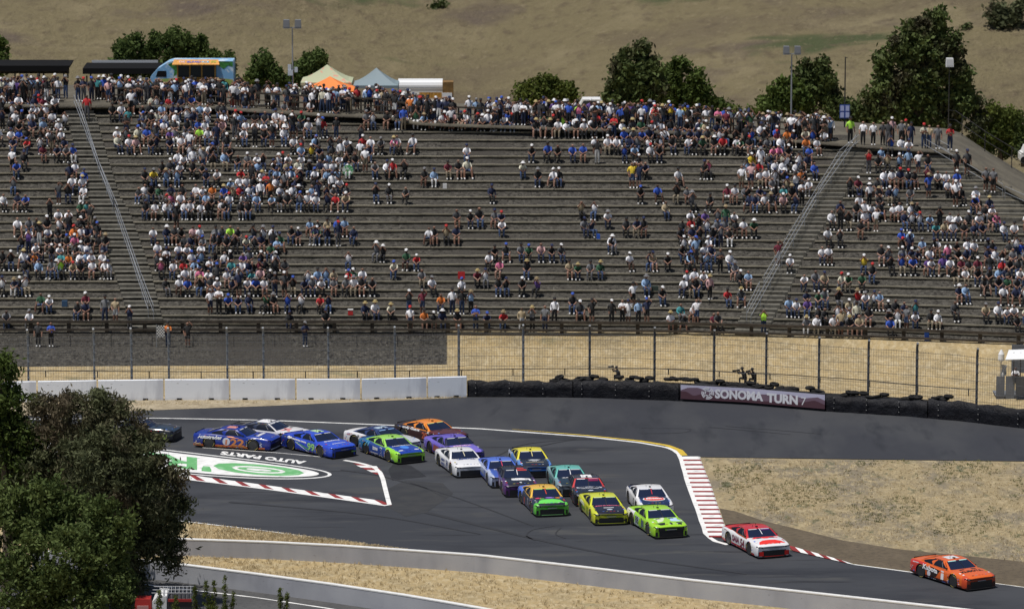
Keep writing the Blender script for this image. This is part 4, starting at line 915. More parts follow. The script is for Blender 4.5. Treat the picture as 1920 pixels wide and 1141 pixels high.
# ================================================================ stock cars (forward +x, the visible flank is -y)
WX = ([-2.46, -2.40, -2.15, -1.85, -1.42, -1.0, -.4, .3, .9, 1.38, 1.80, 2.08, 2.28, 2.40, 2.46], [.86, .93, .975, .99, 1.0, .965, .95, .95, .965, 1.0, 1.0, .99, .97, .945, .90])
TX = ([-2.46, -2.2, -1.8, -1.2, -.5, .3, .95, 1.4, 1.85, 2.15, 2.32, 2.41, 2.46], [.86, .91, .93, .92, .885, .87, .875, .865, .825, .785, .755, .72, .66])
def cw(x): return interp(x, *WX)
def ct(x): return interp(x, *TX)
SEC = [(.86, 0.0, 0), (.97, .03, 0), (1.0, .20, 1), (.995, .50, 1), (.99, .72, 1), (.965, .88, 1), (.90, .975, 1), (.78, 1.0, 1), (.55, 1.03, 1), (.28, 1.05, 1), (0, 1.055, 1)]
ZB = .10
def secz(x, f):   # height at fraction f of the side
    return ZB + (ct(x)-ZB)*f
def side_y(x, z):
    f = (z-ZB)/(ct(x)-ZB); return cw(x)*interp(f, [0, .03, .2, .5, .72, .88, .975], [.93, .97, 1, .995, .99, .965, .90])
def hood_z(x, y):
    w = cw(x); a = min(1, abs(y)/w); return ZB+(ct(x)-ZB)*interp(a, [0, .28, .55, .78, .90], [1.055, 1.05, 1.03, 1.0, .975])
def front_x(y): # where the nose surface stands at half width |y|
    return interp(abs(y), [.88, .93, .955, .975, .99], [2.46, 2.40, 2.28, 2.08, 1.85]) if abs(y) > .88 else 2.46+.05*(1-(abs(y)/.88)**2)
def build_body():
    xs = np.unique(np.concatenate([np.linspace(-2.46, 2.46, 46), [-2.40, 2.40, 2.28, .95]])); rows = []
    for x in xs:
        r = []; w = cw(x)
        half = [(w*a, secz(x, f)) for a, f, _ in SEC]
        bul = .05*max(0, (x-2.3)/.16)
        for y, z in half[::-1][:-0 or None]: r.append((x+bul*(1-min(1, abs(y)/.62)**2), -y, z))
        r = [(x+bul*(1-min(1, (abs(y)/.88))**2), -y, z) for y, z in half][::1] # right flank bottom -> centre
        l = [(p[0], -p[1], p[2]) for p in r[:-1]][::-1]
        rows.append(r+l)
    n = len(rows[0])
    mb = MB()
    def zone(i, j):
        x = (xs[i]+xs[i+1])/2; jj = min(j, n-2-j)           # distance from the bottom edge
        if jj >= 7 and x > .88: return 1                      # hood
        if jj >= 6 and x < -1.2: return 2                     # deck
        if x > 2.18: return 3                                  # nose
        if jj <= 1: return 5                                   # skirt
        if x < -1.05: return 4                                 # quarter
        if x > 1.0: return 6                                   # front fender
        return 0
    mb.grid(rows, mf=zone)
    b = len(mb.v)
    mb.f.append(tuple(range(n))); mb.m.append(4)
    last = (len(rows)-1)*n; mb.f.append(tuple(last+k for k in range(n))); mb.m.append(3)
    for i in range(len(rows)-1): mb.f.append((i*n, (i+1)*n, (i+1)*n+n-1, i*n+n-1)); mb.m.append(7)
    me = mb.mesh('car_body', [M_white]*8, smooth=False, fix=True)
    o = bpy.data.objects.new('tmp', me); C.objects.link(o); cutters = []
    for x in (1.38, -1.41):
        for s in (-1, 1):
            c = MB(); c.lathe((x, s*.90, .365), [(.415, -.28), (.415, .28)], 28, 'y'); co = bpy.data.objects.new('cut', c.mesh('cut', [M_white], fix=True)); C.objects.link(co); cutters.append(co)
            md = o.modifiers.new('b', 'BOOLEAN'); md.operation = 'DIFFERENCE'; md.object = co; md.solver = 'EXACT'
    dg = bpy.context.evaluated_depsgraph_get(); dg.update()
    m2 = bpy.data.meshes.new_from_object(o.evaluated_get(dg)); m2.name = 'car_body'
    while len(m2.materials) < 8: m2.materials.append(M_white)
    # the arch walls are dark
    for p in m2.polygons:
        c = p.center
        for x in (1.38, -1.41):
            if abs(math.hypot(c.x-x, c.z-.365)-.412) < .02 and abs(c.y) < .99 and abs(p.normal.y) < .5: p.material_index = 7
        if abs(c.y) < .66 and c.z < .8 and abs(p.normal.y) > .9 and p.area > .1: p.material_index = 7
    m2.polygons.foreach_set('use_smooth', [True]*len(m2.polygons))
    try: m2.set_sharp_from_angle(angle=R(35))
    except Exception: pass
    for c in cutters+[o]: bpy.data.objects.remove(c)
    return m2
# greenhouse: outline interpolated between the belt and the roof
def gh(seg, u, t):
    """seg f/s/r, u across 0..1, t belt 0 .. roof 1"""
    e = t
    yb, yr = .90, .69; z = .885+(1.235-.885)*(1-(1-t)**1.15)
    if seg == 'f':
        y = (2*u-1); hw = yb+(yr-yb)*t
        x = (1.16-.28*y*y)*(1-t) + (.36-.08*y*y)*t; return np.array([x, y*hw, z+.035*(1-y*y)*t-.02*(1-t)])
    if seg == 'r':
        y = (2*u-1); hw = yb*.93+(yr-yb*.93)*t
        x = (-1.88+.12*y*y)*(1-t) + (-.80+.08*y*y)*t; return np.array([x, y*hw, z+.035*(1-y*y)*t+.01*(1-t)])
    s = -1 if seg == 's' else 1
    xb = 1.16-.28; xr = .36-.08; xb2 = -1.88+.12; xr2 = -.80+.08
    x = (xb+(xb2-xb)*u)*(1-t)+(xr+(xr2-xr)*u)*t; hw = (yb+(yb*.93-yb)*u)*(1-t)+yr*t + .035*math.sin(math.pi*t)
    return np.array([x, s*hw, z-.02*(1-t)*(1-u)+.01*(1-t)*u + .02*math.sin(math.pi*u)*t*0])
def patch(seg, poly_or_rect, off, n=8, m=6):
    u0, u1, t0, t1 = poly_or_rect; rows = []
    for t in np.linspace(t0, t1, m):
        r = []
        for u in np.linspace(u0, u1, n):
            p = gh(seg, u, t); d = {'f': (1, 0, .75), 'r': (-1, 0, 1.6), 's': (0, -1, .45), 'l': (0, 1, .45)}[seg]; d = np.array(d)/np.linalg.norm(d); r.append(p+d*off)
        rows.append(r)
    return rows
def side_window(seg, pts, off):
    """pts (u,t) outline"""
    c = np.mean(pts, axis=0); d = np.array((0, -1 if seg == 's' else 1, .45)); d /= np.linalg.norm(d); mb = MB(); P = []
    for u, t in pts: P.append(gh(seg, u, t)+d*off)
    P.append(gh(seg, *c)+d*off); n = len(pts); mb.add(P, [(i, (i+1) % n, n) for i in range(n)]); return mb
car_me = {}
def car_meshes():
    car_me['body'] = build_body()
    mb = MB()
    for seg in 'fslr':
        mb.grid(patch(seg, (0, 1, -.12, 1), 0, 9, 7), m=1 if seg == 'f' else 0)
    rf = []
    for i in range(7):
        a = i/6
        rf.append([np.array([(.36-.08*y*y)*(1-a)+(-.80+.08*y*y)*a, y*.69, 1.235+.035*(1-y*y)+.025*math.sin(math.pi*a)]) for y in np.linspace(-1, 1, 9)])
    mb.grid(rf, m=0)
    car_me['greenhouse'] = mb.mesh('greenhouse', [M_white]*2, smooth=True, fix=True)
    def one(nm, rows_or_mb, mats, smooth=True):
        if isinstance(rows_or_mb, MB): b = rows_or_mb
        else: b = MB(); b.grid(rows_or_mb)
        car_me[nm] = b.mesh(nm, mats, smooth=smooth, fix=False)
    M_glass = plain("tinted_glass", (.012, .018, .045), .08, spec=.6)
    M_net = plain("window_dark", (.010, .014, .026), .5, spec=.15)
    M_blk = plain("carbon_black", (.012, .012, .014), .5)
    one('windscreen', patch('f', (.055, .945, .05, .92), .012, 12, 8), [M_glass])
    one('rear_window', patch('r', (.12, .88, .12, .9), .012, 10, 6), [M_glass])
    for seg, nm in (('s', 'side_window'), ('l', 'side_window')):
        a = side_window(seg, [(.035, .06), (.09, .62), (.15, .93), (.50, .95), (.52, .5), (.50, .06)], .012)
        b = side_window(seg, [(.56, .08), (.56, .92), (.72, .93), (.88, .60), (.93, .30), (.84, .10)], .012)
        for pz in (b,):
            k = len(a.v); a.v += pz.v; a.f += [tuple(k+i for i in f) for f in pz.f]; a.m += pz.m
        one(nm+seg, a, [M_net])
    M_hl = plain('headlight_decal', (.02, .02, .025), .25); M_hl2 = plain('lamp_white', (.65, .66, .70), .3)
    # grille, splitter, spoiler, ducts
    mb = MB(); mb.grid([[(front_x(y)+.012, y, z) for y in np.linspace(-.68, .68, 9)] for z in (.10, .28, .45)]); one('grille', mb, [M_blk])
    mb = MB(); mb.grid([[(front_x(y)+.012, y, z) for y in np.linspace(-.60, .60, 9)] for z in (.59, .625)]); one('grille_upper', mb, [M_blk])
    mb = MB(); n = 13; ys = np.linspace(-.92, .92, n)
    for z0_, z1_ in ((.055, .095),):
        f = [(front_x(y)+.06, y) for y in ys]; bk = [(1.75, y) for y in ys]
        mb.grid([[(x, y, z0_) for x, y in bk], [(x, y, z0_) for x, y in f], [(x, y, z1_) for x, y in f], [(x, y, z1_) for x, y in bk]])
    one('splitter', mb, [M_blk], False)
    mb = MB(); mb.box((-2.38, 0, .905), (.03, 1.40, .07)); one('spoiler', mb, [M_blk], False)
    mb = MB(); mb.box((0, 0, .09), (3.9, 1.7, .06)); mb.box((-2.0, 0, .17), (.85, 1.6, .18)); one('underfloor', mb, [M_blk], False)
    for s, nm in ((-1, 'a'), (1, 'b')):
        mb = MB(); mb.grid([[(front_x(y)+.012, s*y, z+(abs(y)-.66)*.12) for y in np.linspace(.62, .95, 5)] for z in (.59, .67)]); one('headlight'+nm, mb, [M_hl])
        mb = MB(); mb.grid([[(front_x(y)+.020, s*y, z+(abs(y)-.66)*.12) for y in np.linspace(.72, .84, 3)] for z in (.615, .645)]); one('lamp'+nm, mb, [M_hl2])  # small white highlight painted on the dark headlight, no real lamp
        mb = MB(); mb.grid([[(front_x(y)+.012, s*y, z-(abs(y)-.7)*.1) for y in np.linspace(.76, .94, 5)] for z in (.15, .30, .40)]); one('duct'+nm, mb, [M_blk])
    # wheel: tyre + rim
    mb = MB(); mb.lathe((0, 0, 0), [(.24, -.15), (.335, -.15), (.356, -.12), (.356, .12), (.335, .15), (.24, .15)], 28, 'y'); one('tyre', mb, [plain("race_tyre", (.016, .016, .017), .7)], False)
    mb = MB(); mb.lathe((0, 0, 0), [(.235, -.152), (.25, -.152), (.255, -.14), (.235, -.12), (.08, -.10), (.0, -.115)], 24, 'y')
    for i in range(5):
        a = i*2*math.pi/5; mb.beam((0, -.13, 0), (.22*math.cos(a), -.135, .22*math.sin(a)), .02, .05)
    one('rim', mb, [plain("dark_rim", (.07, .07, .075), .35, metal=.6)], False)
    mb = MB()
    for a0 in (0.3, 3.5):
        n = 7; P = []
        for k in range(n): a = a0+k*.14; P += [(.305*math.cos(a), -.1515, .305*math.sin(a)), (.330*math.cos(a), -.1515, .330*math.sin(a))]
        mb.add(P, [(2*k, 2*k+1, 2*k+3, 2*k+2) for k in range(n-1)])
    one('tyre_letter', mb, [plain("tyre_yellow", (.55, .45, .12), .6)], False)
    mb = MB(); mb.box((0, 0, 0), (.10, .05, .07)); one('mirror', mb, [M_blk], False)
car_meshes()
PAINT = {}
def paint(c):
    k = tuple(round(v, 3) for v in c)
    if k not in PAINT: PAINT[k] = plain("car_paint", k, .32, coat=.6)
    return PAINT[k]
def decal(c):
    k = ('d',)+tuple(round(v, 3) for v in c)
    if k not in PAINT: PAINT[k] = plain("decal_vinyl", k[1:], .45)
    return PAINT[k]
WHT = (.78, .78, .80); BLK = (.014, .015, .018); NAVY = (.012, .022, .075); RED = (.55, .02, .025); ORG = (.72, .13, .02); LIME = (.36, .68, .03); YEL = (.62, .66, .03)
def car(label, xl, xr, yb, psi, livery, decals=(), mirror_car=False, dz=0):
    a = R(psi+(4.5 if psi > 40 else 1)); L, W = 4.9, 1.95
    b = at((xl+xr)/2, yb, 0.02); off = L/2*math.sin(a)*.97+W/2*math.cos(a)*.86
    root = empty('race_car', (b[0], b[1]+off, .018), -a); root.scale = (1.06, 1.06, .975)
    lv = dict(main=WHT, hood=None, roof=None, deck=None, nose=None, quarter=None, skirt=None, fender=None, pillar=None, bar=None, strip=None, spoiler=None); lv.update(livery)
    g = lambda k, d='main': lv[k] if lv[k] is not None else lv[d]
    def sub(nm, key, par=None, mats=None, loc=None, rot=None):
        o = link(nm, car_me[key], par or root, loc)
        if rot: o.rotation_euler = rot
        if mats:
            for i, m in enumerate(mats): o.material_slots[i].link = 'OBJECT'; o.material_slots[i].material = m
        return o
    bodym = [paint(g('main')), paint(g('hood')), paint(g('deck')), paint(g('nose')), paint(g('quarter')), paint(g('skirt')), paint(g('fender')), decal(BLK)]
    body = sub('body', 'body', mats=bodym)
    rc = g('roof'); sub('roof', 'greenhouse', mats=[paint(rc), paint(g('pillar', 'roof') if lv['pillar'] else rc)])
    ws = sub('windscreen', 'windscreen'); sub('rear_window', 'rear_window'); sub('side_window', 'side_windows'); sub('side_window', 'side_windowl')
    sub('grille', 'grille'); sub('grille', 'grille_upper'); sub('splitter', 'splitter'); sub('spoiler', 'spoiler'); sub('underfloor', 'underfloor')
    h1 = sub('headlight', 'headlighta'); sub('lamp', 'lampa', h1); h2 = sub('headlight', 'headlightb'); sub('lamp', 'lampb', h2); sub('air_duct', 'ducta'); sub('air_duct', 'ductb')  # lamp children are only the painted headlight highlights
    for x in (1.38, -1.41):
        for s in (-1, 1):
            t = sub('wheel', 'tyre', loc=(x, s*.82, .356), rot=(0, rng.random()*6, 0 if s < 0 else math.pi)); sub('rim', 'rim', t); sub('tyre_lettering', 'tyre_letter', t)
    sub('mirror', 'mirror', loc=(.72, -.90, .93)); sub('mirror', 'mirror', loc=(.72, .90, .93))
    # windscreen strip and centre bar
    mb = MB(); mb.grid(patch('f', (.09, .40, .84, .93), .02, 5, 2)); mb.grid(patch('f', (.55, .91, .84, .93), .02, 5, 2)); mb.build('windscreen_band', decal(lv['strip'] or (.45, .47, .5)), ws, world=False, fix=False)
    mb = MB(); mb.grid(patch('f', (.49, .515, .35 if lv['bar'] else .0, .95), .022, 2, 6)); mb.build('centre_strut', decal(lv['bar'] or BLK), ws, world=False, fix=False)
    mb = MB(); mb.grid([[(front_x(y)+.022, y, z) for y in np.linspace(-.26, .26, 5)] for z in (.50, .54)]); mb.build('nose_lettering', decal((.35, .35, .38)), body, world=False, fix=False)
    # small sponsor marks on the front fender and roof rail, a different set on every car
    r_ = np.random.default_rng(int(xl*7+yb)); mb = MB(); cols_ = [WHT, (.5, .4, .05), (.5, .04, .04), (.1, .2, .6), BLK, (.35, .37, .4)]
    def mark(x, z, w, h):
        mb.add([(X, -side_y(X, Z)-.009, Z) for X, Z in ((x-w, z-h), (x+w, z-h), (x+w, z+h), (x-w, z+h))], [(0, 1, 2, 3)], int(r_.integers(0, 6)))
    for i in range(10): mark(.90+(i % 2)*.085, .20+.095*(i//2), r_.uniform(.025, .035), r_.uniform(.018, .030))
    for i in range(5): mark(1.86+.05*(i % 2), .22+.085*i, r_.uniform(.03, .05), r_.uniform(.015, .03))
    for i in range(9): mark(-.95+i*.2+r_.normal(0, .03), .15, r_.uniform(.04, .08), r_.uniform(.012, .022))
    for i in range(4): mark(-2.35+i*.12, .30+.12*(i % 3), r_.uniform(.03, .05), r_.uniform(.02, .04))
    for i in range(3): mark(-1.95+i*.16, .80, .05, .02)
    for i in range(4):   # wheel-arch labels
        a_ = 1.1+i*.35; mark(1.38+.47*math.cos(a_), .365+.45*math.sin(a_)*.93, .04, .018)
    def hmark(x, y, w, h):
        mb.add([(X, Y, hood_z(X, Y)+.016) for X, Y in ((x-h, y-w), (x-h, y+w), (x+h, y+w), (x+h, y-w))], [(0, 1, 2, 3)], int(r_.integers(0, 6)))
    for y in (-.80, .80): hmark(2.0+r_.uniform(-.05, .05), y*.98, .05, .05); hmark(1.75, y*1.0, .04, .07)
    for i in range(5): hmark(2.30, -.4+.2*i, r_.uniform(.03, .07), .018)
    for rect in ((.10, .25, .955, .985), (.32, .44, .955, .985), (.58, .70, .955, .985), (.78, .90, .955, .985)):
        mb.grid(patch('s', (rect[0]*.9, rect[1]*.9, .965, .995), .012, 3, 2), m=int(r_.integers(0, 6)))
    mb.build('sponsor_decals', [decal(c) for c in cols_], body, world=False, fix=False)
    mb = MB()
    for y0_, y1_ in ((-.50, -.22), (.22, .50)): mb.grid([[(x, y, hood_z(x, y)+.01) for y in np.linspace(y0_, y1_, 3)] for x in (1.22, 1.36)])
    mb.grid([[(x+.02*0, y, hood_z(x, y)+.008) for y in np.linspace(-.80, .80, 9)] for x in (.985, 1.02)]) if False else None
    mb.build('hood_vents', decal((.02, .02, .024)), body, world=False, fix=False)
    mb = MB(); mb.tube([(.05, -.2, 1.30), (.05, -.2, 1.42)], .012, 4); mb.tube([(-.35, .15, 1.30), (-.35, .15, 1.40)], .012, 4); mb.box((.12, .0, 1.315), (.14, .10, .05)); mb.build('roof_antenna', decal(BLK), root, world=False)
    mb = MB()
    mb.grid(patch('s', (.16, .17, .10, .75), .02, 2, 4)); mb.build('window_strut', decal((.45, .45, .48)), root, world=False, fix=False)
    for d in decals:
        kind, txt, c = d[0], d[1], d[2]; mb = MB()
        if kind == 'side':      # x centre, z centre, width, height, slope
            xc, zc, w, h = d[3:7]; sl = d[7] if len(d) > 7 else 0
            V, Fs = fit_text(txt, w, h, bold=.045 if len(txt) > 2 else .03)
            mb.add([(xc+p[0], -side_y(xc+p[0], zc+p[1]+sl*p[0])-.012, zc+p[1]+sl*p[0]) for p in V], Fs); nm = 'door_lettering'
        elif kind == 'hood':    # x centre, width, length
            xc, w, h = d[3:6]; V, Fs = fit_text(txt, w, h, bold=.045)
            mb.add([(xc-p[1], p[0], hood_z(xc-p[1], p[0])+.012) for p in V], Fs); nm = 'hood_lettering'
        elif kind == 'hoodpoly':  # points (x, y)
            P = [(x, y) for x, y in txt]; cx, cy = np.mean(P, axis=0); n = len(P)
            ring = lambda k: [(cx+(x-cx)*k, cy+(y-cy)*k) for x, y in P]
            off_ = .006 + (d[3] if len(d) > 3 else 0)
            A = [(x, y, hood_z(x, y)+off_) for k in (1, .66, .33) for x, y in ring(k)]+[(cx, cy, hood_z(cx, cy)+off_)]
            F_ = [(k*n+i, k*n+(i+1) % n, (k+1)*n+(i+1) % n, (k+1)*n+i) for k in (0, 1) for i in range(n)]+[(2*n+i, 2*n+(i+1) % n, 3*n) for i in range(n)]
            mb.add(A, F_); nm = 'hood_print'
        elif kind == 'sidepoly':
            mb2 = []; P = txt; off_ = .006 + (d[3] if len(d) > 3 else 0); cx, cz = np.mean(P, axis=0); n = len(P)
            A = [(cx+(x-cx)*k, cz+(z-cz)*k) for k in (1, .5) for x, z in P]+[(cx, cz)]
            mb.add([(x, -side_y(x, z)-off_, z) for x, z in A], [(i, (i+1) % n, n+(i+1) % n, n+i) for i in range(n)]+[(n+i, n+(i+1) % n, 2*n) for i in range(n)]); nm = 'side_print'
        elif kind == 'ghpoly':   # on windscreen / roof side: seg, rect
            mb.grid(patch(txt, d[3], .022, 8, 4)); nm = 'window_print'
        elif kind == 'rooftext':
            xc, w, h = d[3:6]; V, Fs = fit_text(txt, w, h, bold=.02); mb.add([(xc-p[1], p[0], 1.305) for p in V], Fs); nm = 'roof_lettering'
        elif kind == 'roofrect':
            x0, x1, y0, y1 = txt; mb.grid([[np.array([x, y, 1.235+.035*(1-(y/.69)**2)+.025*math.sin(math.pi*min(1, max(0, (.36-x)/1.16)))+.008]) for y in np.linspace(y0, y1, 7)] for x in np.linspace(x0, x1, 5)]); nm = 'roof_print'
        elif kind == 'nosepoly':
            y0, y1, z0, z1 = txt; mb.grid([[(front_x(y)+.018, y, z) for y in np.linspace(y0, y1, 9)] for z in (z0, z1)]); nm = 'bumper_print'
        mb.build(nm, decal(c), body, world=False, fix=False)
    tag(root, label, 'race car', 'race cars on the track'); return root
HL = None
def circ(cx, cy, rx, ry, n=20): return [(cx+rx*math.cos(2*math.pi*i/n), cy+ry*math.sin(2*math.pi*i/n)) for i in range(n)]
DOORPANEL = [(-.95, .15), (.85, .15), (.85, .72), (-.95, .72)]
car('orange race car with black side panel, white number 1, leading at the far right', 1716, 1872, 1106, 55,
    dict(main=ORG, quarter=(.55, .04, .03), skirt=(.10, .01, .01), nose=(.60, .07, .02), strip=(.35, .65, .62), spoiler=BLK),
    [('sidepoly', [(-1.75, .83), (-.95, .83), (.25, .70), (.30, .12), (-.80, .12), (-.98, .20), (-1.0, .70)], (.02, .012, .012)), ('nosepoly', (-.92, -.66, .10, .34), (.05, .012, .01)), ('nosepoly', (.66, .92, .10, .34), (.05, .012, .01)), ('side', 'Kubota', WHT, -.62, .66, 1.25, .28, -.06), ('side', '1', WHT, .42, .50, .24, .50),
     ('sidepoly', circ(-.72, .38, .14, .15), (.6, .6, .66), .004), ('hood', 'KUBOTA', (.03, .015, .01), 1.65, 1.30, .28), ('roofrect', (-.45, .15, -.35, .35), (.6, .6, .62)), ('nosepoly', (-.70, .70, .10, .14), BLK), ('side', 'BASS PRO', WHT, -1.85, .80, .50, .05, .02),
     ('nosepoly', (-.66, .66, .40, .50), BLK)])
car('red and white race car with dark 54 on its door, second from the front', 1353, 1489, 1045, 65.5,
    dict(main=WHT, hood=WHT, roof=RED, pillar=RED, nose=WHT, skirt=(.60, .02, .02), deck=RED, bar=WHT),
    [('hoodpoly', [(2.42, -.52), (2.44, 0), (2.42, .52), (2.25, .74), (1.95, .62), (1.75, .35), (1.72, 0), (1.75, -.35), (1.95, -.62), (2.25, -.74)], (.75, .03, .02)), ('side', '54', (.16, .006, .03), .46, .47, .58, .50), ('side', 'SAIA', (.16, .008, .05), -.42, .54, .92, .36, .0),
     ('nosepoly', (-.84, -.60, .14, .40), (.65, .015, .01)), ('nosepoly', (.60, .84, .14, .40), (.65, .015, .01)), ('nosepoly', (-.55, .55, .10, .14), (.65, .015, .01)), ('hoodpoly', [(1.30, -.7), (1.18, -.72), (1.02, -.5), (1.10, 0), (1.02, .5), (1.18, .72), (1.32, .7), (1.45, 0)], (.68, .03, .03)),
     ('ghpoly', 'f', (.10, .0, .16), (.56, .88, .74, .84)), ('sidepoly', [(-1.0, .18), (-.7, .18), (-1.0, .34)], (.6, .02, .03))])
car('lime green race car with black cartoonish nose markings and white flank, third from front', 1171, 1297, 1008, 69,
    dict(main=LIME, quarter=WHT, deck=LIME, skirt=(.25, .5, .03)),
    [('sidepoly', [(-1.0, .22), (-.25, .18), (-.1, .70), (-.9, .75)], (.55, .60, .66)), ('side', '88', (.04, .07, .07), -.55, .50, .5, .44), ('side', '88', (.10, .13, .22), .42, .48, .42, .44), ('sidepoly', [(.12, .2), (.25, .2), (.25, .75), (.12, .75)], (.05, .10, .05)),
     ('hoodpoly', [(1.2, -.6), (1.05, 0), (1.25, 0.0), (1.8, -.25), (1.95, -.55)], (.62, .70, .50)), ('hoodpoly', [(1.15, .2), (1.15, .72), (1.85, .74), (1.85, .2)], (.45, .62, .85)),
     ('hoodpoly', [(2.02, -.78), (2.02, -.22), (2.4, -.22), (2.42, -.60)], BLK), ('hoodpoly', [(2.02, .40), (2.02, .74), (2.38, .66), (2.4, .40)], BLK), ('hoodpoly', circ(2.2, .08, .18, .07), BLK, .004), ('nosepoly', (-.72, .72, .44, .60), BLK), ('nosepoly', (-.35, .30, .50, .55), LIME)])
car('white-roofed race car with dark hood and red oval badge behind the lime one', 1172, 1268, 967, 78,
    dict(main=WHT, hood=NAVY, roof=WHT, deck=NAVY, bar=RED, strip=(.5, .52, .6)),
    [('hoodpoly', [(1.55+.42*math.cos(a), .62*math.sin(a)) for a in np.linspace(0, 2*math.pi, 20)[:-1]], WHT), ('hoodpoly', [(1.55+.36*math.cos(a), .56*math.sin(a)) for a in np.linspace(0, 2*math.pi, 20)[:-1]], (.68, .05, .03), .004), ('hood', 'Rheem', WHT, 1.50, .85, .28), ('side', '5', BLK, .3, .5, .3, .42)])
car('fluorescent yellow race car with black hood carrying pink lettering', 1080, 1184, 983, 76,
    dict(main=YEL, hood=(.014, .012, .022), deck=YEL, strip=(.50, .62, .35)),
    [('hood', 'PENNZOIL', (.68, .16, .26), 1.25, 1.25, .16), ('hoodpoly', [(1.33, -.68), (1.33, .68), (1.16, .68), (1.16, -.68)], (.30, .02, .07)), ('hoodpoly', [(1.72, -.28), (1.72, .28), (1.64, .28), (1.64, -.28)], WHT), ('hoodpoly', circ(2.0, 0, .07, .16), (.55, .62, .75)),
     ('side', '12', (.08, .20, .03), .40, .50, .46, .42), ('sidepoly', [(-1.7, .84), (-1.6, .60), (-.5, .52), (-.5, .68)], (.62, .68, .50)), ('nosepoly', (-.82, .82, .24, .34), BLK), ('nosepoly', (-.70, .70, .11, .135), YEL), ('side', 'MENARDS', (.10, .25, .03), -.7, .40, .9, .16)])
car('blue flanked race car with yellow roof and bright green nose', 965, 1072, 967, 74,
    dict(main=(.018, .022, .05), hood=(.018, .016, .03), roof=(.80, .48, .06), nose=(.13, .55, .06), quarter=(.10, .20, .75), skirt=(.04, .04, .16), deck=(.1, .2, .7), bar=(.65, .06, .02), strip=(.3, .55, .15)),
    [('hoodpoly', [(2.42, -.52), (2.44, 0), (2.42, .52), (2.22, .74), (1.80, .56), (1.66, .2), (1.66, -.2), (1.8, -.56), (2.22, -.74)], (.14, .66, .10)), ('hoodpoly', circ(1.35, -.55, .12, .18), (.60, .05, .12)), ('hoodpoly', circ(1.38, .10, .12, .25), (.28, .14, .60)), ('hoodpoly', circ(1.40, .52, .10, .14), (.75, .25, .02)),
     ('hoodpoly', circ(1.55, -.38, .10, .13), (.1, .4, .06)), ('hoodpoly', circ(1.32, .72, .14, .06), (.06, .12, .5)), ('side', '7', (.30, .33, .38), .45, .5, .28, .42), ('nosepoly', (-.60, .60, .105, .13), (.30, .75, .25)), ('sidepoly', [(-.6, .2), (-.45, .2), (-.4, .6), (-.55, .6)], (.5, .08, .05))])
car('black race car with red pillar and grey script across its hood, behind the yellow one', 1053, 1148, 947, 79,
    dict(main=(.02, .02, .026), roof=(.03, .03, .04), pillar=(.55, .05, .05), hood=(.014, .016, .024), skirt=(.35, .02, .02), strip=(.7, .68, .7)),
    [('hoodpoly', [(1.12, -.72), (1.05, 0), (1.12, .72), (1.42, .70), (1.38, 0), (1.42, -.70)], (.42, .44, .50)), ('hood', 'MAHINDRA', (.06, .07, .10), 1.24, 1.2, .18), ('hood', 'TRACTORS', WHT, 1.56, 1.0, .08), ('hoodpoly', circ(1.95, 0, .07, .15), (.55, .62, .72)), ('ghpoly', 'f', (.18, .005, .06), (.52, .90, .62, .9)), ('roofrect', (-.5, .22, -.3, .3), WHT), ('nosepoly', (-.82, -.6, .12, .16), (.6, .05, .03))])
car('teal roofed race car with white centre strut, just left of the black one', 1021, 1112, 929, 78,
    dict(main=(.22, .34, .37), hood=(.015, .03, .045), roof=(.14, .48, .42), skirt=(.02, .12, .12), deck=(.3, .5, .5), nose=(.25, .30, .34), bar=WHT),
    [('hood', 'ZARIOZ', WHT, 1.25, 1.1, .16), ('hoodpoly', [(1.55, -.25), (1.55, .25), (1.48, .25), (1.48, -.25)], WHT), ('side', '42', (.03, .1, .1), .4, .5, .45, .42), ('sidepoly', [(-.9, .15), (.3, .15), (.1, .5), (-.9, .5)], (.02, .16, .15))])
car('dark purple race car with large white letter on its black hood and red strip', 918, 1014, 930, 77,
    dict(main=(.085, .035, .13), hood=(.014, .014, .022), roof=(.016, .016, .024), skirt=(.02, .02, .03), nose=(.09, .025, .14), quarter=(.12, .12, .14), bar=(.7, .68, .7)),
    [('hood', 'a', WHT, 1.52, .92, .42), ('hoodpoly', [(1.46, .30), (1.36, .30), (1.36, .62), (1.80, .66), (1.80, .55), (1.50, .50)], WHT), ('ghpoly', 'f', (.50, .05, .05), (.52, .90, .80, .95)), ('roofrect', (.05, .25, .0, .45), (.5, .05, .05)), ('hoodpoly', circ(2.1, 0, .06, .07), WHT), ('side', '48', (.45, .42, .5), .42, .5, .45, .42)])
car('blue and white race car with a red strut, tucked behind the dark purple one', 889, 984, 913, 75,
    dict(main=(.40, .46, .62), hood=(.05, .10, .42), roof=(.09, .18, .68), skirt=(.05, .08, .40), fender=(.45, .5, .68), deck=(.08, .14, .55), bar=(.65, .05, .10)),
    [('side', '17', (.08, .12, .45), .40, .50, .44, .42), ('sidepoly', [(-1.8, .84), (-1.7, .6), (-1.2, .56), (-1.1, .8)], (.62, .62, .70)), ('sidepoly', [(-1.0, .2), (.2, .2), (.0, .34), (-1.0, .40)], (.06, .12, .50)), ('hood', 'FASTENAL', WHT, 1.25, 1.1, .16)])
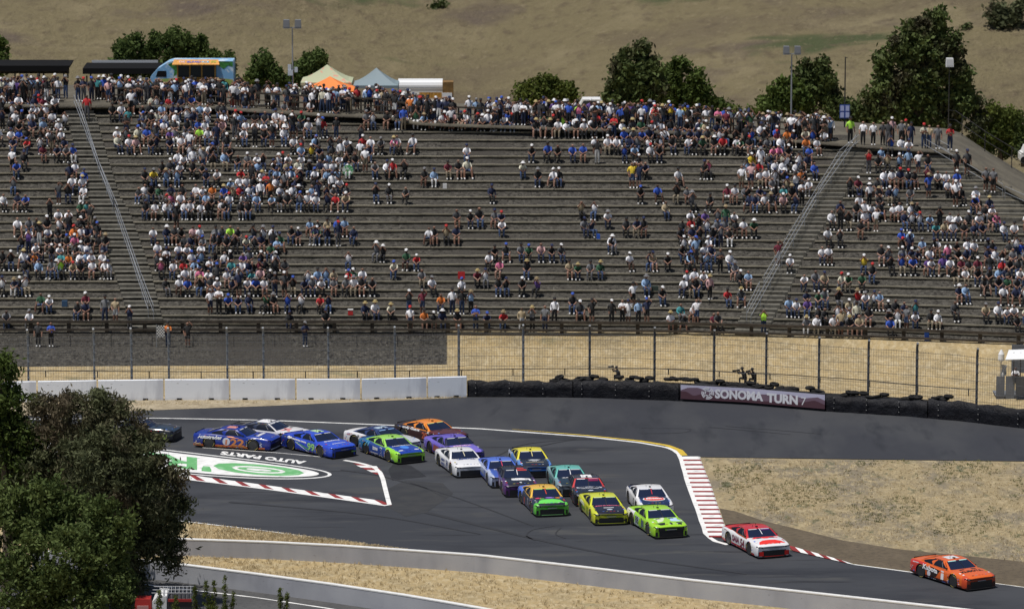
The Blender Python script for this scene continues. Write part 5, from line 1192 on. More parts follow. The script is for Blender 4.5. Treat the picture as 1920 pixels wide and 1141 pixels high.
car('black hooded race car with bright yellow roof and blue bumper', 944, 1044, 894, 77,
    dict(main=(.10, .25, .62), hood=(.014, .018, .032), roof=(.78, .70, .05), nose=(.06, .20, .62), deck=(.02, .03, .08), quarter=(.35, .42, .55), skirt=(.05, .15, .5), bar=(.7, .62, .25)),
    [('hoodpoly', [(1.38, -.35), (1.30, -.1), (1.35, .12), (1.28, .35), (1.40, .40), (1.46, .1), (1.44, -.2)], (.62, .66, .72)), ('hood', 'COUNTRY', WHT, 1.56, .62, .08), ('hood', 'LIFE', WHT, 1.70, .28, .07), ('hoodpoly', [(1.88, -.52), (1.88, .52), (1.84, .52), (1.84, -.52)], (.55, .45, .25)), ('nosepoly', (-.86, .86, .44, .49), (.06, .24, .75))])
car('all white race car with navy lettering on door and hood', 808, 918, 894, 70,
    dict(main=WHT, skirt=(.6, .6, .62), bar=(.70, .65, .45)),
    [('hood', 'UNIBALL', (.04, .08, .30), 1.22, 1.1, .20), ('side', '24', (.04, .06, .20), .45, .54, .46, .36), ('side', 'LIBERTY', (.05, .08, .26), -.42, .58, .80, .14), ('side', 'AXALTA', (.06, .09, .28), -.42, .34, .80, .15), ('side', 'H', (.05, .07, .2), .40, .30, .4, .08)])
car('violet race car with dark greenhouse passing right of the green roofed one', 787, 913, 868, 62,
    dict(main=(.17, .12, .58), roof=(.15, .11, .54), hood=(.20, .15, .62), pillar=(.02, .02, .05), skirt=(.05, .04, .25), fender=(.03, .04, .12), nose=(.07, .06, .28), quarter=(.19, .14, .60)),
    [('hood', 'FEDEX', (.65, .40, .62), 1.35, 1.15, .26), ('sidepoly', [(-.9, .28), (.1, .30), (-.05, .62), (-.8, .66)], (.30, .10, .08)), ('side', '11', (.35, .38, .45), .45, .50, .4, .42), ('sidepoly', [(.25, .15), (.98, .15), (.98, .8), (.25, .7)], (.02, .02, .06))])
car('race car with lime green roof and fenders, blue hood, number 8', 665, 799, 869, 56,
    dict(main=(.03, .07, .30), roof=(.35, .70, .10), hood=(.015, .05, .36), fender=(.32, .72, .04), nose=(.34, .76, .05), quarter=(.03, .16, .36), deck=(.02, .10, .30), skirt=(.04, .05, .12), strip=(.4, .42, .5)),
    [('sidepoly', [(.28, .20), (.60, .20), (.60, .76), (.28, .76)], (.50, .55, .64)), ('side', '8', (.02, .04, .2), .44, .48, .22, .46, 0), ('side', 'I', WHT, -.52, .56, .06, .24), ('side', 'zone', WHT, -.22, .55, .55, .20), ('hood', 'CHEDDARS', WHT, 1.20, 1.2, .14), ('hoodpoly', circ(1.62, 0, .32, .26), (.06, .22, .70)),
     ('sidepoly', [(-1.30, .86), (-1.50, .55), (-1.42, .55), (-1.2, .86)], (.2, .6, .7)), ('sidepoly', [(-1.05, .84), (-1.18, .60), (-1.12, .60), (-.95, .84)], (.2, .6, .7)), ('hoodpoly', circ(2.15, -.52, .06, .16), WHT), ('hoodpoly', circ(2.15, .52, .06, .16), WHT), ('side', 'SANTANDER', WHT, -.35, .26, .9, .06)])
car('orange roofed race car with black flank and white lettering, farthest back in the middle', 742, 872, 838, 46,
    dict(main=(.05, .02, .02), roof=(.85, .27, .03), deck=(.03, .02, .02), quarter=(.03, .02, .02), hood=(.10, .02, .015), fender=(.12, .02, .015), strip=(.45, .5, .2)),
    [('side', 'andy Guard', WHT, -.75, .78, 1.55, .20, -.02), ('side', '20', (.5, .12, .06), .55, .52, .5, .42), ('sidepoly', [(.75, .84), (.98, .84), (.98, .70), (.75, .70)], (.55, .5, .5))])
car('white race car with dark blue roof, half hidden behind the number 8 car', 639, 790, 851, 42,
    dict(main=WHT, roof=(.03, .05, .16), hood=(.55, .58, .62), pillar=(.03, .05, .14), deck=WHT, quarter=WHT, strip=(.2, .35, .6)),
    [('side', 'mobil', (.5, .15, .18), -1.9, .74, .35, .09), ('side', 'II', BLK, -1.05, .72, .13, .14), ('sidepoly', [(-.85, .74), (-.45, .74), (-.30, .55), (-.80, .58)], (.40, .05, .06)), ('roofrect', (-.35, .10, -.4, .4), (.4, .5, .6))])
car('bright blue race car with green 99 on its door and white script', 523, 665, 859, 45,
    dict(main=(.028, .07, .55), roof=(.03, .08, .58), hood=(.035, .09, .60), quarter=(.015, .03, .20), skirt=(.02, .05, .4), nose=(.03, .08, .60)),
    [('side', '@freeway.com', WHT, -.85, .76, 1.75, .17, -.07), ('sidepoly', [(.08, .22), (.92, .22), (.92, .76), (.08, .76)], (.03, .07, .3)), ('side', '99', (.28, .55, .18), .50, .49, .72, .48), ('sidepoly', [(-1.0, .64), (-.98, .58), (.1, .14), (.22, .14)], (.55, .62, .7)), ('sidepoly', [(-.95, .66), (-.9, .61), (.25, .25), (.3, .33)], (.10, .35, .08)),
     ('hood', 'freeway', WHT, 1.32, 1.15, .24), ('hood', 'freeway.com', WHT, 1.95, .95, .12), ('roofrect', (-.6, .15, -.2, .35), (.45, .65, .35)), ('nosepoly', (.5, .86, .30, .36), (.3, .6, .1))])
car('royal blue and orange race car with number 22 and a round door emblem', 360, 524, 845, 17,
    dict(main=(.006, .030, .27), roof=(.008, .03, .28), hood=(.014, .045, .36), quarter=(.006, .025, .25), skirt=(.75, .20, .05), nose=(.02, .03, .26)),
    [('side', 'Autotrader', WHT, -1.36, .73, 1.55, .25, -.02), ('sidepoly', circ(-.32, .49, .24, .25), (.62, .62, .70)), ('sidepoly', [(-.40, .30), (-.28, .30), (-.24, .62), (-.36, .62)], (.6, .22, .12), .004), ('side', '22', (.66, .24, .07), .38, .46, .90, .48), ('sidepoly', [(-.35, .82), (-.2, .76), (.5, .72), (.1, .84)], (.72, .25, .06)),
     ('hood', 'Autotrader', WHT, 1.5, 1.2, .26), ('sidepoly', [(-2.36, .16), (-1.92, .16), (-1.92, .32), (-2.36, .34)], (.65, .42, .25)), ('nosepoly', (-.86, .60, .10, .16), WHT), ('roofrect', (-.5, .1, -.45, .1), (.6, .25, .2))])
car('white and black race car mostly hidden behind the royal blue one', 430, 574, 835, 24,
    dict(main=(.62, .62, .66), roof=(.03, .04, .08), hood=WHT, deck=BLK, quarter=BLK, pillar=WHT), [('roofrect', (-.6, .22, -.5, .5), WHT), ('hoodpoly', [(1.1, -.7), (1.1, 0), (1.5, .1), (1.7, -.6)], (.62, .25, .25)), ('side', '3', RED, .4, .5, .3, .4)])
car('black race car with lime flash, its nose emerging from behind the trees', 176, 335, 828, 12,
    dict(main=(.012, .014, .022), roof=(.012, .016, .03), hood=(.02, .035, .06)), [('sidepoly', [(1.86, .22), (2.03, .22), (2.12, .48), (2.04, .47)], (.42, .70, .06)), ('sidepoly', [(1.90, .56), (2.02, .56), (2.02, .63), (1.90, .63)], WHT), ('side', '77', (.35, .6, .08), .3, .5, .5, .42)])
# ================================================================ people
def skin_body(name, J, E, rad):
    """joints, edges, radii -> one continuous skinned surface"""
    me = bpy.data.meshes.new(name); me.from_pydata([J[k] for k in J], [(list(J).index(a), list(J).index(b)) for a, b in E], [])
    o = bpy.data.objects.new(name, me); C.objects.link(o)
    md = o.modifiers.new('skin', 'SKIN'); md.use_smooth_shade = True; md.branch_smoothing = .3
    sv = me.skin_vertices[0].data
    for i, k in enumerate(J): r = rad[k]; sv[i].radius = (r, r) if not isinstance(r, tuple) else r; sv[i].use_root = (k == 'pelvis')
    sb = o.modifiers.new('sub', 'SUBSURF'); sb.levels = 1; sb.render_levels = 1
    dg = bpy.context.evaluated_depsgraph_get(); dg.update()
    m = bpy.data.meshes.new_from_object(o.evaluated_get(dg)); V = np.array([v.co[:] for v in m.vertices]); Q = [tuple(p.vertices) for p in m.polygons]
    bpy.data.objects.remove(o); bpy.data.meshes.remove(m); bpy.data.meshes.remove(me)
    return V, Q
SKIN, SHIRT, PANTS, SHOE, HAIR = range(5)
def make_pose(p):
    """p: dict of joints (x right, y away from viewer, z up); returns V, quads, region"""
    g = p.get; pel = np.array(p['pelvis']); ch = np.array(p['chest']); nk = np.array(p['neck']); hd = np.array(p['head'])
    J = {'pelvis': pel, 'waist': pel*.55+ch*.45+np.array([0, .01, 0]), 'chest': ch, 'neckb': nk, 'chin': nk+(hd-nk)*.45, 'head': hd, 'crown': hd+(hd-nk)*.42}
    E = [('pelvis', 'waist'), ('waist', 'chest'), ('chest', 'neckb'), ('neckb', 'chin'), ('chin', 'head'), ('head', 'crown')]
    rad = {'pelvis': (.175, .145), 'waist': (.17, .14), 'chest': (.20, .145), 'neckb': .068, 'chin': .065, 'head': .102, 'crown': .066}
    for s, t in ((-1, 'l'), (1, 'r')):
        sh = np.array([ch[0]+s*.20, ch[1]+.01, ch[2]+.06]); el, wr = np.array(p['el'+t]), np.array(p['wr'+t]); pm = wr+(wr-el)/np.linalg.norm(wr-el)*.085
        J['sh'+t], J['el'+t], J['wr'+t], J['pm'+t] = sh, el, wr, pm
        E += [('chest', 'sh'+t), ('sh'+t, 'el'+t), ('el'+t, 'wr'+t), ('wr'+t, 'pm'+t)]
        rad['sh'+t], rad['el'+t], rad['wr'+t], rad['pm'+t] = .085, .060, .042, .043
        hp = np.array([pel[0]+s*.085, pel[1]-.0, pel[2]-.03]); kn, an = np.array(p['kn'+t]), np.array(p['an'+t]); toe = an+np.array(p.get('toe', (0, -.19, -.045)))
        J['hp'+t], J['kn'+t], J['an'+t], J['to'+t] = hp, kn, an, toe
        E += [('pelvis', 'hp'+t), ('hp'+t, 'kn'+t), ('kn'+t, 'an'+t), ('an'+t, 'to'+t)]
        rad['hp'+t], rad['kn'+t], rad['an'+t], rad['to'+t] = .118, .082, .060, .048
    V, Q = skin_body('person', {k: tuple(v) for k, v in J.items()}, E, rad)
    # regions from the nearest bone
    segs = [(np.array(J[a]), np.array(J[b]), a, b) for a, b in E]; reg = []; F4 = []
    shorts, sleeve = p.get('shorts', False), p.get('sleeve', .45)
    for q in Q:
        c = V[list(q)].mean(0); best = None
        for a, b, na, nb in segs:
            ab = b-a; t = float(np.clip(np.dot(c-a, ab)/max(1e-9, ab@ab), 0, 1)); d = np.linalg.norm(c-a-ab*t)
            if best is None or d < best[0]: best = (d, na, nb, t)
        _, na, nb, t = best
        if nb in ('chin',) or (na == 'neckb'): r = SKIN
        elif nb in ('head', 'crown'): r = HAIR if (c[1] > J['head'][1]+.015 or c[2] > J['head'][2]+.055) else SKIN
        elif nb[:2] == 'el': r = SHIRT if t < sleeve*2 else SKIN
        elif nb[:2] in ('wr', 'pm'): r = SHIRT if sleeve > .6 and nb[:2] == 'wr' and t < .9 else SKIN
        elif nb[:2] == 'kn': r = PANTS
        elif nb[:2] == 'an': r = SKIN if shorts else PANTS
        elif nb[:2] == 'to': r = SHOE
        elif nb[:2] == 'hp' or (na == 'pelvis' and t < .45): r = PANTS
        else: r = SHIRT
        if nb[:2] == 'an' and t > .93: r = SHOE
        if nb[:2] == 'kn' and shorts and t > .85: r = SKIN
        F4.append(q if len(q) == 4 else (q[0], q[1], q[2], q[2])); reg.append(r)
    V = list(map(tuple, V))
    # nose and ears, five fingers a hand
    def chain(pts, rr, n=4, rg=SKIN):
        mb = MB(); mb.tube(pts, rr, n, cap=False); b = len(V); V.extend(mb.v)
        for f in mb.f: F4.append(tuple(b+i for i in f)); reg.append(rg)
    h = J['head']; fw = np.array([0, -1, 0.]); chain([h+fw*.085+np.array([0, 0, .01]), h+fw*.118+np.array([0, 0, -.02])], [.012, .014], 4)
    for s in (-1, 1): chain([h+np.array([s*.085, 0, -.015]), h+np.array([s*.112, .01, 0])], [.028, .018], 4)
    for t in 'lr':
        w, m_ = J['wr'+t], J['pm'+t]; d = (m_-w)/np.linalg.norm(m_-w); u = np.cross(d, (0, 1, 0)); u = u/np.linalg.norm(u) if np.linalg.norm(u) > .1 else np.array([1., 0, 0]); v = np.cross(d, u)
        for i, L in enumerate((.062, .078, .082, .074)):
            o_ = m_+u*(.027-.018*i)-d*.01; chain([o_, o_+d*L*.5+v*.006, o_+d*L+v*.022], [.0095, .009, .007], 4)
        o_ = w+d*.035+u*.03; chain([o_, o_+u*.03+d*.02, o_+u*.038+d*.055], [.011, .010, .008], 4)
    return np.array(V), np.array(F4), np.array(reg)
POSES = {}
def add_pose(nm, **p): POSES[nm] = make_pose(p)
ST = dict(pelvis=(0, 0, .93), chest=(0, 0, 1.30), neck=(0, .005, 1.49), head=(0, -.015, 1.635), knl=(-.10, -.02, .50), knr=(.10, -.02, .50), anl=(-.11, .03, .085), anr=(.11, .03, .085))
add_pose('stand', **ST, ell=(-.27, .03, 1.10), elr=(.27, .03, 1.10), wrl=(-.26, -.07, .87), wrr=(.26, -.07, .87))
add_pose('stand_shorts', **{**ST, 'pelvis': (.02, 0, .93)}, ell=(-.28, .05, 1.12), elr=(.25, .0, 1.10), wrl=(-.20, -.14, .95), wrr=(.24, -.10, .88), shorts=True)
add_pose('stand_arms', **ST, ell=(-.26, -.06, 1.12), elr=(.26, -.06, 1.12), wrl=(-.03, -.20, 1.15), wrr=(.03, -.22, 1.20), sleeve=.4)
add_pose('stand_look', **ST, ell=(-.26, -.16, 1.30), elr=(.26, -.16, 1.30), wrl=(-.08, -.18, 1.55), wrr=(.08, -.18, 1.55))
add_pose('stand_wave', **ST, ell=(-.28, .03, 1.12), elr=(.33, -.04, 1.52), wrl=(-.22, -.08, .90), wrr=(.16, -.08, 1.70), shorts=True)
add_pose('stand_jacket', **{**ST, 'knl': (-.13, -.08, .5), 'anl': (-.15, -.08, .085)}, ell=(-.27, .03, 1.10), elr=(.27, .03, 1.10), wrl=(-.24, -.09, .87), wrr=(.24, -.09, .87), sleeve=1.0)
SI = dict(pelvis=(0, .86, .60), knl=(-.15, .42, .60), knr=(.15, .42, .60), anl=(-.14, .40, .14), anr=(.14, .40, .14))
add_pose('sit', **SI, chest=(0, .80, .97), neck=(0, .76, 1.15), head=(0, .72, 1.29), ell=(-.26, .68, .80), elr=(.26, .68, .80), wrl=(-.14, .50, .70), wrr=(.14, .50, .70))
add_pose('sit_shorts', **SI, chest=(0, .82, .97), neck=(0, .80, 1.16), head=(0, .77, 1.30), ell=(-.25, .74, .78), elr=(.25, .74, .78), wrl=(-.07, .55, .70), wrr=(.07, .55, .72), shorts=True, sleeve=.4)
add_pose('sit_lean', **SI, chest=(.02, .68, .93), neck=(.02, .60, 1.09), head=(.02, .53, 1.22), ell=(-.24, .50, .80), elr=(.26, .50, .80), wrl=(-.05, .32, .66), wrr=(.05, .32, .66))
add_pose('sit_look', **SI, chest=(0, .82, .97), neck=(0, .79, 1.16), head=(0, .76, 1.30), ell=(-.25, .66, .98), elr=(.25, .66, .98), wrl=(-.07, .60, 1.22), wrr=(.07, .60, 1.22))
add_pose('sit_turn', **{**SI, 'knl': (-.05, .44, .60), 'anl': (-.02, .46, .14), 'knr': (.24, .48, .60), 'anr': (.22, .44, .14)}, chest=(.04, .82, .97), neck=(.05, .80, 1.16), head=(.07, .77, 1.30), ell=(-.20, .68, .80), elr=(.30, .82, .80), wrl=(-.03, .50, .70), wrr=(.32, .72, .60), sleeve=1.0)
add_pose('sit_wide', **{**SI, 'knl': (-.24, .46, .58), 'knr': (.24, .46, .58), 'anl': (-.26, .40, .14), 'anr': (.26, .40, .14)}, chest=(0, .84, .97), neck=(0, .82, 1.16), head=(0, .80, 1.30), ell=(-.28, .72, .78), elr=(.28, .72, .78), wrl=(-.23, .52, .68), wrr=(.23, .52, .68), shorts=True)
add_pose('kneel', pelvis=(0, .25, .38), chest=(0, .10, .72), neck=(0, .06, .90), head=(0, .0, 1.03), knl=(-.15, -.10, .45), knr=(.15, .10, .08), anl=(-.15, -.08, .08), anr=(.15, .52, .08), toe=(0, -.08, -.04), ell=(-.25, -.12, .72), elr=(.25, -.12, .72), wrl=(-.10, -.32, .92), wrr=(.07, -.25, .90), sleeve=1.0)
PMESH = {}
MAT5 = [plain("skin_default", (.45, .26, .18), .6)]*5
for nm, (V, Q, rg) in POSES.items():
    tri = Q[:, 2] == Q[:, 3]; me = bpy.data.meshes.new('person'); me.from_pydata(V.tolist(), [], [tuple(q[:3]) if t else tuple(q) for q, t in zip(Q.tolist(), tri)])
    for i in range(5): me.materials.append(MAT5[0])
    me.polygons.foreach_set('material_index', rg.tolist()); me.polygons.foreach_set('use_smooth', [True]*len(Q)); me.update(); PMESH[nm] = me
# hats
def cap_mb():
    mb = MB(); mb.lathe((0, 0, 0), [(.112, 0), (.115, .05), (.09, .10), (.03, .125)], 10)
    mb.add([(-.08, -.08, .012), (.08, -.08, .012), (.06, -.20, -.005), (-.06, -.20, -.005), (-.08, -.08, .028), (.08, -.08, .028), (.06, -.20, .012), (-.06, -.20, .012)], [(0, 1, 2, 3), (4, 5, 6, 7), (3, 2, 6, 7), (0, 3, 7, 4), (1, 2, 6, 5)]); return mb
def sun_mb():
    mb = MB(); mb.lathe((0, 0, 0), [(.19, -.012), (.185, .003), (.115, .02), (.112, .09), (.08, .125), (.02, .13)], 12); return mb
HATV = {}; HATM = {}
for nm, f in (('cap', cap_mb), ('sun_hat', sun_mb)):
    b = f(); m = b.mesh(nm, [M_white], smooth=False, fix=True); HATM[nm] = m
    vv = np.array([v.co[:] for v in m.vertices]); qq = []
    for p in m.polygons:
        v = list(p.vertices)
        if len(v) == 4: qq.append(v)
        elif len(v) == 3: qq.append(v+[v[2]])
        else:
            for i in range(1, len(v)-1): qq.append([v[0], v[i], v[i+1], v[i+1]])
    HATV[nm] = (vv, np.array(qq))
HEAD = {}
for nm in POSES:
    pass
HEADP = dict(stand=(0, -.015, 1.635), stand_shorts=(0, -.015, 1.635), stand_arms=(0, -.015, 1.635), stand_look=(0, -.015, 1.635), stand_wave=(0, -.015, 1.635), stand_jacket=(0, -.015, 1.635),
             sit=(0, .72, 1.29), sit_shorts=(0, .77, 1.30), sit_lean=(.02, .53, 1.22), sit_look=(0, .76, 1.30), sit_turn=(.07, .77, 1.30), sit_wide=(0, .80, 1.30), kneel=(0, 0, 1.03))
TOPS = dict(black=(.016, .016, .018), white=(.86, .86, .90), navy=(.014, .022, .065), grey=(.16, .165, .18), charcoal=(.045, .047, .052), blue=(.035, .10, .50), pale_blue=(.30, .45, .68), red=(.50, .025, .03), maroon=(.16, .02, .04),
            dark_green=(.03, .10, .05), lime=(.45, .85, .08), pink=(.65, .17, .30), tan=(.42, .34, .22), purple=(.13, .07, .28), orange=(.70, .20, .04), teal=(.06, .28, .30), yellow=(.75, .55, .05), pale_pink=(.62, .38, .38), cream=(.62, .60, .48))
TOPW = dict(black=33, white=40, navy=15, grey=6, charcoal=10, blue=5, pale_blue=5.5, red=2.8, maroon=1.8, dark_green=1.6, lime=.7, pink=1.2, tan=1.6, purple=1, orange=.8, teal=1, yellow=.5, pale_pink=1.6, cream=2)
BOTS = dict(jeans=(.05, .085, .18), black=(.014, .014, .016), khaki=(.24, .20, .14), navy=(.02, .03, .07), grey=(.12, .12, .13), white=(.62, .62, .62), dark_jeans=(.03, .05, .11)); BOTW = dict(jeans=16, black=38, khaki=8, navy=14, grey=8, white=4, dark_jeans=18)
SKINS = [(.27, .145, .10), (.22, .112, .074), (.15, .075, .05), (.32, .185, .135), (.07, .035, .022)]; SKW = [.34, .28, .16, .14, .08]
HAIRS = [(.02, .014, .010), (.07, .04, .02), (.16, .10, .05), (.30, .28, .26)]
HATS = dict(white=(.74, .74, .75), black=(.016, .016, .018), navy=(.02, .03, .09), red=(.5, .03, .03), tan=(.30, .23, .13), straw=(.42, .33, .15), grey=(.2, .2, .21), blue=(.04, .1, .45)); CAPW = dict(white=24, black=30, navy=18, red=7, grey=9, blue=6)
def pick(d): k = list(d); w = np.array([d[q] for q in k], float); return k[int(rng.choice(len(k), p=w/w.sum()))]
people = []   # dicts
def person(pos, pose, top=None, bot=None, hat=None, row=None, px=None, rz=None, sc=None, label=None, special=None, back=False):
    if hat is None:
        u = rng.random(); hat = ('cap', pick(CAPW)) if u < .46 else (('sun_hat', str(rng.choice(['tan', 'straw', 'white', 'grey']))) if u < .53 else 'none')
    people.append(dict(pos=np.array(pos, float), pose=pose, top=top or pick(TOPW), bot=bot or pick(BOTW), hat=hat, row=row, px=px,
                       rz=rng.normal(0, .22) if rz is None else rz, sc=rng.normal(1.05, .045) if sc is None else sc, skin=int(rng.choice(5, p=SKW)), hair=int(rng.integers(0, 4)), label=label, special=special))
SITS = ['sit', 'sit_shorts', 'sit_lean', 'sit_look', 'sit_turn', 'sit_wide']; STANDS = ['stand', 'stand_shorts', 'stand_arms', 'stand_look', 'stand_wave', 'stand_jacket']
def occupied(px, k, d=15):
    return any(abs(p['px']-px) < d and p['row'] is not None and abs(p['row']-k) < .5 for p in people if p['px'] is not None)
def seat(px, k, pose=None, **kw):
    p = rowp(px, k); z = rowz(k); st = pose is not None and pose.startswith('stand')
    p = np.array([p[0], p[1]+(.25 if st else -.13), z+.0]); person(p, pose or SITS[int(rng.choice(6, p=[.28, .15, .19, .16, .14, .08]))], row=k, px=px, **kw)
def rowof(px, y):
    d = [abs(rowy(px, k)-y) for k in range(NR)]; return int(np.argmin(d))
W_, B_, N_, G_ = 'white', 'black', 'navy', 'grey'
EXPL = [(711, 292, 's', G_), (732, 292, 's', 'pink', ('sun_hat', 'straw')), (752, 292, 's', W_), (766, 292, 's', W_), (677, 292, 's', 'red', ('cap', 'white')), (875, 308, 's', W_, ('cap', 'navy')), (650, 292, 's', W_), (705, 339, 's', G_), (722, 339, 's', W_), (738, 339, 's', 'red'), (753, 339, 's', B_),
 (844, 339, 's', 'maroon'), (864, 339, 's', B_), (881, 339, 's', 'cream'), (982, 339, 's', 'cream', ('sun_hat', 'white')), (792, 354, 's', B_), (810, 354, 's', 'pale_blue', ('cap', 'navy')), (1007, 354, 's', B_), (1028, 354, 's', W_), (1046, 354, 's', B_, ('cap', 'white')),
 (707, 385, 's', B_), (727, 385, 's', B_), (755, 385, 's', 'charcoal'), (920, 385, 's', N_, ('cap', 'navy')), (1185, 354, 'w', 'yellow'), (1198, 354, 'w', N_), (1200, 385, 's', B_), (1240, 385, 's', 'blue'), (1265, 385, 's', B_), (1290, 385, 's', G_), (1022, 308, 's', 'blue'), (1043, 308, 's', B_), (1075, 308, 's', 'blue'), (1093, 308, 's', 'blue'), (1120, 308, 'w', B_), (1172, 308, 's', 'blue'), (1194, 308, 's', 'pale_blue'), (1216, 308, 's', W_), (1237, 308, 's', B_),
 (859, 431, 's', 'charcoal'), (883, 431, 's', B_), (903, 431, 's', B_), (922, 431, 's', G_), (940, 431, 's', N_), (798, 463, 's', W_), (818, 463, 's', B_), (838, 463, 's', 'tan'), (858, 463, 's', N_), (652, 463, 's', N_), (700, 495, 's', G_, ('sun_hat', 'white')), (715, 495, 's', B_), (757, 511, 's', 'dark_green', ('cap', 'white')), (780, 511, 's', 'red', ('cap', 'white')), (652, 511, 's', W_, 'none'),
 (930, 495, 's', B_), (950, 495, 's', B_), (980, 495, 's', G_), (990, 495, 's', 'dark_green'), (1015, 495, 's', 'pale_pink', 'none'), (1037, 495, 's', B_), (1059, 495, 's', 'charcoal'), (1070, 527, 's', 'tan'), (1084, 527, 's', 'dark_green', ('sun_hat', 'straw')), (1103, 527, 's', 'grey'), (1122, 527, 's', 'dark_green', ('sun_hat', 'straw')), (1094, 415, 's', 'tan'), (1110, 415, 's', W_), (1103, 447, 's', G_), (1122, 447, 's', N_), (1172, 447, 's', 'charcoal'), (1189, 447, 's', N_), (1207, 447, 's', B_, ('cap', 'navy')), (1137, 479, 's', W_, 'none'), (1155, 479, 's', B_),
 (1188, 511, 's', W_, ('cap', 'white')), (1214, 511, 's', N_), (1232, 511, 's', 'tan'), (1252, 511, 's', B_, ('cap', 'white')), (912, 511, 's', W_), (930, 527, 's', 'pink'), (897, 543, 's', 'maroon', ('sun_hat', 'straw')), (912, 543, 's', W_, ('cap', 'navy')), (934, 559, 's', B_, 'none'), (952, 559, 's', B_), (977, 559, 's', B_, ('cap', 'white')), (997, 559, 's', 'purple', ('sun_hat', 'tan')), (792, 543, 's', G_), (817, 559, 's', W_, ('cap', 'grey')), (767, 591, 'w', 'charcoal'), (792, 591, 'w', 'maroon'), (824, 591, 's', 'orange', 'none'), (848, 591, 'w', W_), (866, 591, 'w', B_), (883, 591, 'w', 'pale_blue', ('sun_hat', 'tan')),
 (680, 606, 's', N_, ('sun_hat', 'straw')), (710, 606, 's', W_, ('sun_hat', 'straw')), (731, 606, 's', 'cream'), (769, 632, 'w', W_), (798, 625, 's', 'orange', ('cap', 'black')), (815, 625, 's', B_, ('cap', 'white')), (834, 625, 's', N_, ('sun_hat', 'white')), (863, 625, 's', B_, ('sun_hat', 'straw')), (892, 625, 'w', 'blue'), (915, 625, 's', N_), (941, 625, 's', 'red', ('sun_hat', 'tan')), (978, 628, 'w', 'tan', 'none'), (998, 625, 'w', G_, ('sun_hat', 'straw')), (1022, 625, 'w', G_), (1040, 606, 'w', W_, ('cap', 'black')), (1071, 591, 's', B_), (1090, 606, 's', 'charcoal', ('cap', 'white')), (1110, 606, 'w', B_), (1147, 606, 'w', B_, ('cap', 'white')), (1167, 606, 'w', W_), (1178, 606, 'w', W_), (1197, 606, 'w', 'pale_blue'), (1213, 606, 'w', N_), (1187, 575, 'w', W_, ('cap', 'black')), (1211, 559, 's', 'pale_blue'), (1246, 575, 's', B_, ('cap', 'white')),
 (70, 591, 's', 'dark_green'), (92, 591, 's', W_, ('cap', 'white')), (139, 606, 's', B_), (154, 591, 's', 'maroon'), (163, 606, 's', N_), (197, 606, 'w', G_), (216, 606, 'w', 'tan'), (243, 622, 'w', N_, ('cap', 'white')), (13, 622, 's', 'grey'), (49, 622, 's', W_, ('cap', 'grey')), (153, 352, 's', 'blue', ('cap', 'navy')), (141, 308, 's', 'blue', ('cap', 'navy')),
 (1432, 622, 'w', 'lime', 'none'), (1335, 622, 's', 'maroon'), (1356, 622, 's', 'charcoal'), (1306, 606, 'w', W_), (1331, 559, 'w', 'pale_pink', ('sun_hat', 'straw')), (1370, 575, 's', 'red'), (1390, 575, 's', 'charcoal', ('sun_hat', 'straw')), (1370, 527, 's', G_), (1388, 543, 's', B_), (1405, 543, 's', 'pale_blue'), (1479, 511, 's', W_), (1504, 543, 's', W_), (1459, 506, 'w', 'maroon'), (1587, 559, 's', 'dark_green', ('cap', 'white')), (1615, 559, 's', 'dark_green'), (1618, 511, 's', 'yellow'), (1633, 527, 's', B_), (1480, 591, 's', 'pale_blue'), (1495, 591, 's', W_), (1512, 591, 's', 'purple'), (1578, 591, 's', B_, ('sun_hat', 'straw')), (1594, 606, 's', 'tan'), (1667, 606, 's', B_, ('cap', 'white')), (1683, 606, 's', B_), (1705, 606, 's', N_), (1718, 606, 's', 'teal'), (1800, 575, 's', N_), (1818, 575, 's', 'pale_blue'), (1394, 262, 's', 'lime', ('cap', 'white')), (1510, 292, 's', 'orange', 'none'), (1755, 452, 's', 'teal'), (1302, 431, 's', 'white')]
seen = set()
for e in EXPL:
    px, y, t, top = e[:4]; hat = e[4] if len(e) > 4 else None; k = 0 if y > 614 else rowof(px, y+ (0))
    if t == 's': seat(px, k, top=top, hat=hat)
    else: seat(px, k, pose=str(rng.choice(STANDS)), top=top, hat=hat)
